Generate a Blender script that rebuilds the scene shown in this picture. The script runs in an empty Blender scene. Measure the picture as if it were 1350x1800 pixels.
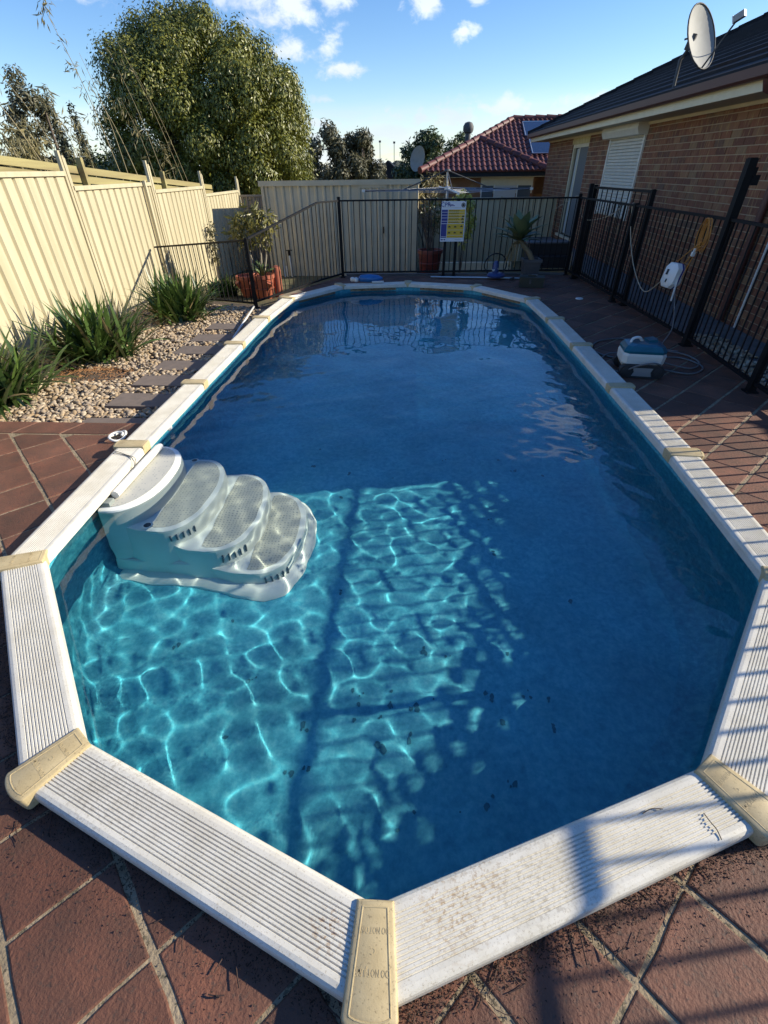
import bpy, bmesh, math, random
import numpy as np
from mathutils import Vector, Matrix
R = math.radians
SC = bpy.context.scene
COL = SC.collection
random.seed(7)
RNG = np.random.default_rng(11)

# ------------------------------------------------------------------ camera
cam = bpy.data.cameras.new('camera')
cam.sensor_fit = 'HORIZONTAL'; cam.sensor_width = 36.0
cam.lens = 36.0 * 824.0 / 1350.0
cam.clip_start = 0.05; cam.clip_end = 3000
camo = bpy.data.objects.new('camera', cam); COL.objects.link(camo)
pit, rol, yaw = 0.6318, -0.0147, -0.0601
cp, sp = math.cos(pit), math.sin(pit)
Fv = Vector((math.sin(yaw)*cp, math.cos(yaw)*cp, -sp)); Rv = Vector((math.cos(yaw), -math.sin(yaw), 0)); Uv = Rv.cross(Fv)
R2 = math.cos(rol)*Rv + math.sin(rol)*Uv; U2 = -math.sin(rol)*Rv + math.cos(rol)*Uv
mw = Matrix((( R2.x, U2.x, -Fv.x, 0.0623), (R2.y, U2.y, -Fv.y, -1.7343), (R2.z, U2.z, -Fv.z, 1.6675), (0, 0, 0, 1)))
camo.matrix_world = mw
SC.camera = camo

# ------------------------------------------------------------------ sun, sky, exposure
SUN_EL, SUN_AZ = 24.5, 80.0            # azimuth clockwise from +Y
sdir = Vector((math.sin(R(SUN_AZ))*math.cos(R(SUN_EL)), math.cos(R(SUN_AZ))*math.cos(R(SUN_EL)), math.sin(R(SUN_EL))))
sl = bpy.data.lights.new('sun', 'SUN'); sl.energy = 4.2; sl.angle = R(0.53); sl.color = (1.0, 0.92, 0.76)
sl.cycles.is_caustics_light = True
so = bpy.data.objects.new('sun', sl); COL.objects.link(so)
so.rotation_euler = sdir.to_track_quat('Z', 'Y').to_euler(); so.location = (20, 5, 20)

W = bpy.data.worlds.new("World"); SC.world = W; W.use_nodes = True
nt = W.node_tree; N = nt.nodes; LK = nt.links
bg = N['Background']; bg.inputs[1].default_value = 0.11
sky = N.new('ShaderNodeTexSky'); sky.sky_type = 'NISHITA'; sky.sun_disc = False
sky.sun_elevation = R(SUN_EL); sky.sun_rotation = R(SUN_AZ); sky.air_density = 1.0; sky.dust_density = 0.15; sky.ozone_density = 3.0; sky.altitude = 100
tc = N.new('ShaderNodeTexCoord')
def mth(op, a, b=None, c=None, clamp=False):
    n = N.new('ShaderNodeMath'); n.operation = op; n.use_clamp = clamp
    for i, v in enumerate((a, b, c)):
        if v is None: continue
        if isinstance(v, (int, float)): n.inputs[i].default_value = v
        else: LK.new(v, n.inputs[i])
    return n.outputs[0]
sep = N.new('ShaderNodeSeparateXYZ'); LK.new(tc.outputs['Generated'], sep.inputs[0])
az = mth('ARCTAN2', sep.outputs[0], sep.outputs[1]); el = mth('ARCSINE', sep.outputs[2])
azd = mth('MULTIPLY', az, 57.2958); eld = mth('MULTIPLY', el, 57.2958)
def wnoise(scale, detail, rough, dist=0.0, stretch=(1, 1, 1)):
    mp = N.new('ShaderNodeMapping'); mp.inputs['Scale'].default_value = stretch; LK.new(tc.outputs['Generated'], mp.inputs[0])
    n = N.new('ShaderNodeTexNoise'); n.inputs['Scale'].default_value = scale; n.inputs['Detail'].default_value = detail; n.inputs['Roughness'].default_value = rough
    n.inputs['Distortion'].default_value = dist; LK.new(mp.outputs[0], n.inputs['Vector']); return n.outputs[0]
n1 = wnoise(26, 7, 0.6, 0.3, (1, 1, 1.6)); n2 = wnoise(7, 8, 0.62, 0.5, (1, 1, 5)); n3 = wnoise(3, 5, 0.55, 0.2, (1, 1, 3))
mask = None
# small cumulus: azimuth, elevation, half widths in degrees, strength
for a0, e0, ra, re, s in ((-11.0, 10.9, 4.6, 1.7, 1.0), (-7.2, 11.3, 2.6, 1.4, .9), (-10.8, 8.6, 2.7, 1.2, 1.0), (-7.7, 8.5, 1.3, .95, .95), (-6.6, 7.1, 1.9, .85, 1.0),
                        (-8.7, 5.2, 1.5, .5, .6), (2.5, 3.7, 7.0, .9, .75), (8.5, 4.4, 6.5, 1.0, .85), (15, 4.6, 6, .9, .7), (-25, 4, 6, .8, .7), (40, 4, 9, 1, .8), (.8, 10.9, 1.7, 1.0, .95), (4.0, 9.3, 1.5, .75, .95), (4.9, 11.2, 1.1, .6, .8), (-16.2, 11.2, 2.2, 1.0, .8), (-9.2, 3.4, 3.0, .8, .85),
                        (-27, 12, 5, 1.4, .8), (38, 13, 5, 1.6, .9), (60, 10, 4, 1.2, .9), (-60, 9, 5, 1.5, .9), (110, 12, 5, 1.5, .8), (-110, 10, 5, 1.5, .9), (160, 11, 6, 1.6, .9), (20, 24, 6, 2.5, .8), (-40, 28, 7, 2.5, .8), (-140, 22, 7, 2.4, .8)):
    dx = mth('MULTIPLY', mth('SUBTRACT', azd, a0), 1.0/ra); dy = mth('MULTIPLY', mth('SUBTRACT', eld, e0), 1.0/re)
    d = mth('SQRT', mth('ADD', mth('MULTIPLY', dx, dx), mth('MULTIPLY', dy, dy)))
    d = mth('ADD', d, mth('MULTIPLY', mth('SUBTRACT', n1, 0.5), 3.2))
    m = N.new('ShaderNodeMapRange'); m.interpolation_type = 'SMOOTHSTEP'; LK.new(d, m.inputs[0])
    m.inputs[1].default_value = 1.05; m.inputs[2].default_value = 0.1; m.inputs[3].default_value = 0.0; m.inputs[4].default_value = s
    mask = m.outputs[0] if mask is None else mth('MAXIMUM', mask, m.outputs[0])
# low veil towards the horizon
vb = N.new('ShaderNodeMapRange'); vb.interpolation_type = 'SMOOTHSTEP'; LK.new(eld, vb.inputs[0])
vb.inputs[1].default_value = 6.2; vb.inputs[2].default_value = 1.8; vb.inputs[3].default_value = 0.0; vb.inputs[4].default_value = 1.0
vn = N.new('ShaderNodeMapRange'); LK.new(n2, vn.inputs[0]); vn.inputs[1].default_value = 0.30; vn.inputs[2].default_value = 0.58
hz = N.new('ShaderNodeMapRange'); hz.interpolation_type = 'SMOOTHSTEP'; LK.new(eld, hz.inputs[0])
hz.inputs[1].default_value = 2.6; hz.inputs[2].default_value = -1.5; hz.inputs[3].default_value = 0.0; hz.inputs[4].default_value = 0.8
veil = mth('MAXIMUM', mth('MULTIPLY', mth('MULTIPLY', vb.outputs[0], vn.outputs[0]), 0.85), hz.outputs[0])
mask = mth('MAXIMUM', mask, veil, clamp=True)
shade = N.new('ShaderNodeMapRange'); LK.new(n3, shade.inputs[0]); shade.inputs[1].default_value = .3; shade.inputs[2].default_value = .7; shade.inputs[3].default_value = 4.3; shade.inputs[4].default_value = 6.2
cc = N.new('ShaderNodeCombineColor')
LK.new(mth('MULTIPLY', shade.outputs[0], 0.88), cc.inputs[0]); LK.new(mth('MULTIPLY', shade.outputs[0], 0.97), cc.inputs[1]); LK.new(mth('MULTIPLY', shade.outputs[0], 1.08), cc.inputs[2])
hs = N.new('ShaderNodeHueSaturation'); hs.inputs['Saturation'].default_value = 1.24; hs.inputs['Hue'].default_value = .512; LK.new(sky.outputs[0], hs.inputs['Color'])
mx = N.new('ShaderNodeMix'); mx.data_type = 'RGBA'; LK.new(mask, mx.inputs['Factor']); LK.new(hs.outputs[0], mx.inputs['A']); LK.new(cc.outputs[0], mx.inputs['B'])
LK.new(mx.outputs['Result'], bg.inputs[0])

SC.view_settings.view_transform = 'Standard'; SC.view_settings.look = 'None'; SC.view_settings.gamma = 1; SC.view_settings.use_curve_mapping = False
SC.view_settings.exposure = 0.82
SC.render.engine = 'CYCLES'
cy = SC.cycles
cy.use_denoising = True
try: cy.denoiser = 'OPENIMAGEDENOISE'
except Exception: pass
cy.max_bounces = 10; cy.transmission_bounces = 8; cy.glossy_bounces = 4; cy.diffuse_bounces = 4; cy.transparent_max_bounces = 8
cy.sample_clamp_indirect = 6.0; cy.caustics_refractive = True; cy.caustics_reflective = False; cy.blur_glossy = 0.2

# ------------------------------------------------------------------ helpers
def tag(o, label=None, cat=None, group=None, kind=None):
    if label: o['label'] = label
    if cat: o['category'] = cat
    if group: o['group'] = group
    if kind: o['kind'] = kind
    return o
def thing(name, label, cat, loc=(0, 0, 0), group=None):
    o = bpy.data.objects.new(name, None); COL.objects.link(o); o.location = loc; o.empty_display_size = 0.1
    return tag(o, label, cat, group)
def world_loc(o):
    v = Vector(o.location)
    while o.parent is not None:
        o = o.parent
        if o.type == 'EMPTY': v += Vector(o.location)
    return v
def put(name, me, parent=None, loc=None, rot=None, scale=None):
    """link a mesh object; mesh data and loc are in world coordinates"""
    o = bpy.data.objects.new(name, me); COL.objects.link(o)
    if loc is not None: o.location = loc
    if rot is not None: o.rotation_euler = rot
    if scale is not None: o.scale = scale
    if parent is not None:
        o.parent = parent
        o.matrix_parent_inverse = PW[parent.name].inverted() if parent.name in PW else Matrix.Translation(-Vector(parent.location))
        PW[o.name] = (PW[parent.name] if parent.name in PW else Matrix.Translation(parent.location)) @ o.matrix_parent_inverse @ o.matrix_basis
    else:
        PW[o.name] = o.matrix_basis.copy()
    return o
PW = {}
class MB:
    def __init__(s): s.v = []; s.f = []
    def add(s, vs, fs):
        b = len(s.v); s.v += [tuple(p) for p in vs]; s.f += [tuple(i+b for i in f) for f in fs]; return s
    def box(s, x0, x1, y0, y1, z0, z1):
        return s.add([(x0,y0,z0),(x1,y0,z0),(x1,y1,z0),(x0,y1,z0),(x0,y0,z1),(x1,y0,z1),(x1,y1,z1),(x0,y1,z1)],
                     [(0,3,2,1),(4,5,6,7),(0,1,5,4),(1,2,6,5),(2,3,7,6),(3,0,4,7)])
    def bar(s, a, b, w, h, up=(0,0,1), taper=1.0):
        a = Vector(a); b = Vector(b); d = (b-a).normalized(); u = Vector(up)
        if abs(d.dot(u)) > .98: u = Vector((1, 0, 0))
        sx = d.cross(u).normalized(); uy = sx.cross(d).normalized(); vs = []
        for p, k in ((a, 1.0), (b, taper)):
            for i, j in ((-1,-1),(1,-1),(1,1),(-1,1)): vs.append(p + sx*(i*w/2*k) + uy*(j*h/2*k))
        return s.add(vs, [(0,3,2,1),(4,5,6,7),(0,1,5,4),(1,2,6,5),(2,3,7,6),(3,0,4,7)])
    def tube(s, path, r, n=8, cap=True):
        P = [Vector(p) for p in path]; rs = r if isinstance(r, (list, tuple)) else [r]*len(P)
        rings = []; ref = Vector((0.12, 0.31, 0.94)).normalized()
        for i, p in enumerate(P):
            d = (P[min(i+1, len(P)-1)] - P[max(i-1, 0)]).normalized()
            if i == 0:
                x = d.cross(ref)
                if x.length < .05: x = d.cross(Vector((1, 0, 0)))
            else: x = px - d*px.dot(d)
            x.normalize(); px = x; y = d.cross(x)
            rings.append([p + (x*math.cos(2*math.pi*k/n) + y*math.sin(2*math.pi*k/n))*rs[i] for k in range(n)])
        b = len(s.v)
        for rg in rings: s.v += [tuple(q) for q in rg]
        for i in range(len(P)-1):
            for k in range(n): s.f.append((b+i*n+k, b+i*n+(k+1)%n, b+(i+1)*n+(k+1)%n, b+(i+1)*n+k))
        if cap:
            s.f.append(tuple(b+k for k in reversed(range(n)))); s.f.append(tuple(b+(len(P)-1)*n+k for k in range(n)))
        return s
    def prism(s, poly, z0, z1, inset=0.0, bev=0.0):
        """vertical prism over a plan polygon (ccw); bev rounds the top edge"""
        n = len(poly); rings = [[(x, y, z0) for x, y in poly]]
        if bev > 0:
            rings.append([(x, y, z1-bev) for x, y in poly])
            rings.append([(x, y, z1-bev*.3) for x, y in inset_poly(poly, bev*.35)])
            rings.append([(x, y, z1) for x, y in inset_poly(poly, bev)])
        else: rings.append([(x, y, z1) for x, y in poly])
        b = len(s.v)
        for rg in rings: s.v += rg
        for i in range(len(rings)-1):
            for k in range(n): s.f.append((b+i*n+k, b+i*n+(k+1)%n, b+(i+1)*n+(k+1)%n, b+(i+1)*n+k))
        s.f.append(tuple(b+k for k in reversed(range(n)))); s.f.append(tuple(b+(len(rings)-1)*n+k for k in range(n)))
        return s
    def lathe(s, prof, c=(0, 0, 0), n=20, M=None):
        b = len(s.v); c = Vector(c)
        for r, z in prof:
            for k in range(n):
                p = Vector((r*math.cos(2*math.pi*k/n), r*math.sin(2*math.pi*k/n), z))
                if M is not None: p = M @ p
                s.v.append(tuple(c+p))
        m = len(prof)
        for i in range(m-1):
            for k in range(n): s.f.append((b+i*n+k, b+i*n+(k+1)%n, b+(i+1)*n+(k+1)%n, b+(i+1)*n+k))
        s.f.append(tuple(b+k for k in reversed(range(n)))); s.f.append(tuple(b+(m-1)*n+k for k in range(n)))
        return s
    def mesh(s, name, mat, smooth=False, angle=None):
        me = bpy.data.meshes.new(name); me.from_pydata(s.v, [], s.f)
        if mat: me.materials.append(mat)
        if smooth:
            me.polygons.foreach_set('use_smooth', [True]*len(me.polygons))
            if angle: me.set_sharp_from_angle(angle=R(angle))
        me.update(); return me
    def build(s, name, mat, parent=None, smooth=False, angle=None, **k):
        return put(name, s.mesh(name, mat, smooth, angle), parent, **k)
def inset_poly(poly, d):
    n = len(poly); out = []
    for i in range(n):
        a = Vector(poly[i-1]); b = Vector(poly[i]); c = Vector(poly[(i+1)%n])
        e1 = (b-a); e2 = (c-b)
        if e1.length < 1e-9 or e2.length < 1e-9: out.append(tuple(b)); continue
        e1.normalize(); e2.normalize()
        n1 = Vector((-e1.y, e1.x)); n2 = Vector((-e2.y, e2.x)); m = n1+n2
        if m.length < 1e-6: m = n1
        m.normalize(); k = d/max(.35, m.dot(n1)); out.append(tuple(b+m*k))
    return out
def npmesh(name, verts, faces, mat, smooth=False):
    me = bpy.data.meshes.new(name); me.from_pydata(np.asarray(verts), [], np.asarray(faces))
    if mat: me.materials.append(mat)
    if smooth: me.polygons.foreach_set('use_smooth', [True]*len(me.polygons))
    me.update(); return me
def catmull(pts, k=6, closed=False):
    P = [Vector(p) for p in pts]; n = len(P); out = []
    rng = range(n) if closed else range(n-1)
    for i in rng:
        if closed: a, b, c, d = P[i-1], P[i], P[(i+1)%n], P[(i+2)%n]
        else: a, b, c, d = P[max(i-1, 0)], P[i], P[i+1], P[min(i+2, n-1)]
        for j in range(k):
            t = j/k
            out.append(0.5*((2*b) + (c-a)*t + (2*a-5*b+4*c-d)*t*t + (-a+3*b-3*c+d)*t**3))
    if not closed: out.append(P[-1])
    return out

# ------------------------------------------------------------------ materials
def mat(name, col, rough=.6, col2=None, scale=6, detail=5, lo=.35, hi=.65, bump=0., bscale=None, metal=0., spec=.5, speck=None, rnd=0., island=0., coat=0., stretch=None, gen=False, blotch=0., stain=None):
    m = bpy.data.materials.new(name); m.use_nodes = True; t = m.node_tree; b = t.nodes['Principled BSDF']; L = t.links
    b.inputs['Roughness'].default_value = rough; b.inputs['Metallic'].default_value = metal; b.inputs['Specular IOR Level'].default_value = spec
    b.inputs['Coat Weight'].default_value = coat
    co = t.nodes.new('ShaderNodeNewGeometry').outputs['Position'] if not gen else t.nodes.new('ShaderNodeTexCoord').outputs['Object']
    if stretch:
        mp = t.nodes.new('ShaderNodeMapping'); mp.inputs['Scale'].default_value = stretch; L.new(co, mp.inputs[0]); co = mp.outputs[0]
    def noise(s, d=detail, r=.55):
        n = t.nodes.new('ShaderNodeTexNoise'); n.inputs['Scale'].default_value = s; n.inputs['Detail'].default_value = d; n.inputs['Roughness'].default_value = r
        L.new(co, n.inputs['Vector']); return n.outputs[0]
    def rng(x, a, b_, c=0., d=1.):
        r = t.nodes.new('ShaderNodeMapRange'); L.new(x, r.inputs[0]); r.inputs[1].default_value = a; r.inputs[2].default_value = b_; r.inputs[3].default_value = c; r.inputs[4].default_value = d; return r.outputs[0]
    def mix(f, A, B):
        x = t.nodes.new('ShaderNodeMix'); x.data_type = 'RGBA'
        if isinstance(f, float): x.inputs['Factor'].default_value = f
        else: L.new(f, x.inputs['Factor'])
        for s_, c in (('A', A), ('B', B)):
            if isinstance(c, tuple): x.inputs[s_].default_value = (*c, 1)
            else: L.new(c, x.inputs[s_])
        return x.outputs['Result']
    out = tuple(col)
    if col2: out = mix(rng(noise(scale), lo, hi), tuple(col), tuple(col2))
    if speck:
        sc, th, sco, amt = speck
        out = mix(rng(noise(sc, 3, .7), th, th+.06, 0., amt), out, tuple(sco))
    if blotch:
        vm = t.nodes.new('ShaderNodeVectorMath'); vm.operation = 'SCALE'; L.new(out, vm.inputs[0]); L.new(rng(noise(1.7, 6, .65), .3, .7, 1-blotch, 1+blotch*.6), vm.inputs['Scale']); out = vm.outputs[0]
    for (sx, sy, sr, scol) in (stain or []):
        dn = t.nodes.new('ShaderNodeVectorMath'); dn.operation = 'DISTANCE'; L.new(co, dn.inputs[0]); dn.inputs[1].default_value = (sx, sy, .07)
        k1 = rng(dn.outputs['Value'], sr*.15, sr, 1., 0.); k2 = rng(noise(75, 4, .7), .52, .60, 0., .85)
        mm = t.nodes.new('ShaderNodeMath'); mm.operation = 'MULTIPLY'; mm.use_clamp = True; L.new(k1, mm.inputs[0]); L.new(k2, mm.inputs[1]); out = mix(mm.outputs[0], out, tuple(scol))
    if rnd or island:
        v = None
        if rnd:
            oi = t.nodes.new('ShaderNodeObjectInfo'); v = rng(oi.outputs['Random'], 0, 1, 1-rnd, 1+rnd)
        if island:
            g = t.nodes.new('ShaderNodeNewGeometry'); w = rng(g.outputs['Random Per Island'], 0, 1, 1-island, 1+island)
            if v is None: v = w
            else:
                mm = t.nodes.new('ShaderNodeMath'); mm.operation = 'MULTIPLY'; L.new(v, mm.inputs[0]); L.new(w, mm.inputs[1]); v = mm.outputs[0]
        vm = t.nodes.new('ShaderNodeVectorMath'); vm.operation = 'SCALE'
        if isinstance(out, tuple): vm.inputs[0].default_value = out
        else: L.new(out, vm.inputs[0])
        L.new(v, vm.inputs['Scale']); out = vm.outputs[0]
    if isinstance(out, tuple): b.inputs['Base Color'].default_value = (*out, 1)
    else: L.new(out, b.inputs['Base Color'])
    if bump:
        bp = t.nodes.new('ShaderNodeBump'); bp.inputs['Strength'].default_value = 1.0; bp.inputs['Distance'].default_value = bump
        L.new(noise(bscale or scale*4, 5, .6), bp.inputs['Height']); L.new(bp.outputs[0], b.inputs['Normal'])
    return m
def leafmat(name, c1, c2, rough=.45, trans=.25):
    m = bpy.data.materials.new(name); m.use_nodes = True; t = m.node_tree; L = t.links; b = t.nodes['Principled BSDF']; o = t.nodes['Material Output']
    g = t.nodes.new('ShaderNodeNewGeometry'); n = t.nodes.new('ShaderNodeTexNoise'); n.inputs['Scale'].default_value = 1.3; n.inputs['Detail'].default_value = 3; L.new(g.outputs['Position'], n.inputs['Vector'])
    a = t.nodes.new('ShaderNodeMath'); a.operation = 'ADD'; L.new(g.outputs['Random Per Island'], a.inputs[0]); L.new(n.outputs[0], a.inputs[1])
    h = t.nodes.new('ShaderNodeMapRange'); L.new(a.outputs[0], h.inputs[0]); h.inputs[1].default_value = .3; h.inputs[2].default_value = 1.4
    x = t.nodes.new('ShaderNodeMix'); x.data_type = 'RGBA'; L.new(h.outputs[0], x.inputs['Factor']); x.inputs['A'].default_value = (*c1, 1); x.inputs['B'].default_value = (*c2, 1)
    L.new(x.outputs['Result'], b.inputs['Base Color']); b.inputs['Roughness'].default_value = rough
    tr = t.nodes.new('ShaderNodeBsdfTranslucent'); L.new(x.outputs['Result'], tr.inputs[0])
    ms = t.nodes.new('ShaderNodeMixShader'); ms.inputs[0].default_value = trans; L.new(b.outputs[0], ms.inputs[1]); L.new(tr.outputs[0], ms.inputs[2]); L.new(ms.outputs[0], o.inputs[0])
    return m

m_black = mat('black powdercoat', (.006, .006, .0065), .6, (.010, .010, .011), 9, spec=.2)
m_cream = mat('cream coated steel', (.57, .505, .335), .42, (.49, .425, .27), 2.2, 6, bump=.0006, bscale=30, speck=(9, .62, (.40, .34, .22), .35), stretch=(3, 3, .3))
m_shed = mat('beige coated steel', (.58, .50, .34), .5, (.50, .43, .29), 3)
m_shade_fence = mat('shade-toned taupe steel', (.30, .26, .20), .6, (.24, .20, .16), 3)  # corner fence only: its shade is put into the colour
m_white = mat('white plastic', (.78, .77, .72), .4, (.70, .69, .63), 8)
m_grout = mat('grout', (.38, .29, .18), .9, (.25, .19, .11), 9, 6, bump=.006, bscale=70, speck=(45, .55, (.07, .06, .035), .8))
m_paver = mat('terracotta stamped paver', (.205, .080, .044), .72, (.135, .062, .037), 5.5, 9, bump=.004, bscale=90, rnd=.24, blotch=.38, speck=(60, .57, (.075, .050, .036), .6))
m_concrete = mat('grey concrete', (.17, .16, .15), .9, (.12, .115, .11), 5, 6, bump=.002, bscale=60)
m_slab = mat('brown concrete stepper', (.20, .155, .125), .85, (.165, .13, .105), 12, 6, bump=.0012, bscale=120, rnd=.06)
m_soil = mat('gravel bed soil', (.16, .12, .085), .95, (.10, .075, .05), 8, 6, bump=.01, bscale=40)
m_lawn = mat('dry lawn earth', (.17, .13, .06), .95, (.10, .10, .04), 3.5, 8, bump=.02, bscale=40)
m_tyre = mat('black rubber', (.02, .02, .021), .7)
m_dark = mat('dark recess', (.015, .02, .022), .8)
m_terra = mat('terracotta pot', (.42, .12, .06), .6, (.36, .10, .05), 7, bump=.001)
m_redpot = mat('maroon plastic pot', (.20, .035, .025), .5, (.15, .03, .022), 8)
m_greypot = mat('charcoal pot', (.10, .10, .10), .7, (.075, .075, .075), 8)
m_alu = mat('aluminium', (.55, .56, .57), .35, metal=.9)
m_galv = mat('galvanised steel', (.62, .62, .60), .4, (.5, .5, .49), 20, metal=.6)
m_timber = mat('weathered pine sleeper', (.36, .31, .13), .85, (.22, .17, .08), 3, 6, bump=.003, bscale=30, stretch=(1, .12, 2.2))
m_bark = mat('grey bark', (.16, .12, .09), .9, (.09, .07, .05), 8, bump=.01)

# ------------------------------------------------------------------ pool outline
U = 1.82
inn = [(-.993,-.004),(-1.015,.668),(-1.019,1.345),(-1.018,2.02),(-1.018,2.655),(-.965,3.29),(-.603,3.81),(-.003,3.915),(.591,3.745),(.976,3.25),(1.010,2.635),(1.019,2.013),(1.019,1.34),(1.018,.666),(.986,.004),(.582,-.509),(0,-.736),(-.580,-.512)]
IN = [Vector((x*U, y*U)) for x, y in inn]     # clockwise seen from above: left side, far end, right side, near end
NV = len(IN); ZT = 0.07; CW = 0.197
def seg_out(i):
    e = (IN[(i+1)%NV]-IN[i]).normalized(); return Vector((-e.y, e.x))
MIT = []
for i in range(NV):
    m = (seg_out(i-1)+seg_out(i)).normalized(); MIT.append((m, m/m.dot(seg_out(i))))
PC = Vector((0, 3.0))
ZW = -0.05; ZF = -0.86
wall = [ (p.x, p.y) for p in catmull([ (IN[i]+MIT[i][1]*.035) for i in range(NV)], 5, True) ]     # cw
def in_pool(x, y, off=0.0):
    for i in range(NV):
        a = IN[i]; n = seg_out(i)
        if (Vector((x, y))-a).dot(n) > off: return False
    return True
def pool_clip(poly, off):
    """cut a convex tile polygon back to the outside of the coping line (nearest edge)"""
    c = sum((Vector(p) for p in poly), Vector((0, 0)))/len(poly)
    if not any(in_pool(p[0], p[1], off) for p in poly) and not in_pool(c.x, c.y, off): return poly
    best = None
    for i in range(NV):
        a = IN[i]; b = IN[(i+1)%NV]; n = seg_out(i); s = (c-a).dot(n)-off
        if best is None or s > best[0]: best = (s, a, n)
    s, a, n = best; out = []
    f = lambda p: (Vector(p)-a).dot(n)-off
    for k in range(len(poly)):
        p, q = poly[k-1], poly[k]; fp, fq = f(p), f(q)
        if fp >= 0: out.append(p)
        if (fp >= 0) != (fq >= 0):
            t = fp/(fp-fq); out.append((p[0]+(q[0]-p[0])*t, p[1]+(q[1]-p[1])*t))
    return out
def half_clip(poly, nx, ny, d):
    """keep nx*x+ny*y <= d"""
    out = []; f = lambda p: nx*p[0]+ny*p[1]-d
    for k in range(len(poly)):
        p, q = poly[k-1], poly[k]; fp, fq = f(p), f(q)
        if fp <= 0: out.append(p)
        if (fp <= 0) != (fq <= 0):
            t = fp/(fp-fq); out.append((p[0]+(q[0]-p[0])*t, p[1]+(q[1]-p[1])*t))
    return out

# ------------------------------------------------------------------ ground
def ground_z(x, y):
    if x > 3.4: zr = -0.02 if y < 15 else -0.02-min(1, (y-15)/3)*.9
    z = -0.15
    if y > 6: z = -0.15-(min(y, 11)-6)/5*.28
    if y > 11: z = -0.43-(min(y, 15)-11)/4*.25
    if y > 15: z = -0.68-min(1, (y-15)/3)*.35
    if y > 24: z = -1.03-min(1, (y-24)/30)*3.0
    if x > 3.4: z = max(z, zr) if y < 18 else min(z, zr)
    if x < -5.5: z = (1.25-(max(0, y-6))*.07 if y < 20 else .27-min(1,(y-20)/20)*3)
    return z
def axis(lo, hi, st, far): return sorted(set([round(lo+i*st, 3) for i in range(int(round((hi-lo)/st))+1)] + far))
xs = axis(-10, 10, .5, [-5.51, -5.49, 3.39, 3.41, -1500, -600, -250, -120, -60, -35, -20, -14, 14, 20, 35, 60, 120, 250, 600, 1500])
ys = axis(-6, 26, .5, [-1500, -500, -150, -50, -20, -10, 30, 36, 45, 54, 70, 100, 150, 250, 500, 900, 1800])
gv = [(x, y, ground_z(x, y)) for y in ys for x in xs]; gf = []
for j in range(len(ys)-1):
    for i in range(len(xs)-1):
        if xs[i] >= -2.0 and xs[i+1] <= 3.0 and ys[j] >= -1.5 and ys[j+1] <= 7.5: continue
        a = j*len(xs)+i; gf.append((a, a+1, a+1+len(xs), a+len(xs)))
tag(put('ground', npmesh('ground', gv, gf, m_lawn)), kind='structure')

# grout slab round the pool with the pool cut out of it
slab_poly = [(-7, -5), (3.42, -5), (3.42, 8.28), (-1.28, 8.28), (-2.12, 6.55), (-1.99, 5.6), (-1.99, 1.715), (-7, 1.715)]
bm = bmesh.new()
def loop(bm, pts, z):
    vs = [bm.verts.new((x, y, z)) for x, y in pts]
    return [bm.edges.new((vs[i], vs[(i+1)%len(vs)])) for i in range(len(vs))]
hole = [tuple(IN[i]+MIT[i][1]*.075) for i in range(NV)]
e = loop(bm, slab_poly, -.005)+loop(bm, hole, -.005)
bmesh.ops.triangle_fill(bm, edges=e, use_beauty=True, use_dissolve=False)
for f in bm.faces:
    if f.normal.z < 0: f.normal_flip()
me = bpy.data.meshes.new('pavement')
be = [ed for ed in bm.edges if ed.is_boundary]
r = bmesh.ops.extrude_edge_only(bm, edges=be)
for v in r['geom']:
    if isinstance(v, bmesh.types.BMVert): v.co.z = -.04 if abs(v.co.x) < 1.97 and -1.5 < v.co.y < 7.4 else -.35
bm.to_mesh(me); bm.free(); me.materials.append(m_grout)
pave = tag(put('pavement', me), kind='structure')

# diagonal stamped pavers, each its own piece
tiles = []
def paver(poly, dz=0.0):
    if len(poly) < 3: return
    ar = abs(sum(poly[i-1][0]*poly[i][1]-poly[i][0]*poly[i-1][1] for i in range(len(poly))))/2
    if ar < .0012: return
    if sum(poly[i-1][0]*poly[i][1]-poly[i][0]*poly[i-1][1] for i in range(len(poly))) < 0: poly = poly[::-1]
    clean = [p for i, p in enumerate(poly) if (Vector(p)-Vector(poly[i-1])).length > .004]
    if len(clean) < 3: return
    rag = []
    for i, p in enumerate(clean):
        q = clean[(i+1)%len(clean)]; L_ = math.hypot(q[0]-p[0], q[1]-p[1]); k = 3 if L_ > .15 else 1
        for j in range(k):
            t = j/k; jx = random.uniform(-.0035, .0035) if j else 0; jy = random.uniform(-.0035, .0035) if j else 0
            rag.append((p[0]+(q[0]-p[0])*t+jx, p[1]+(q[1]-p[1])*t+jy))
    tiles.append((rag, dz))
P1, P2 = .42, .413; ndone = 0
cands = []
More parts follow.
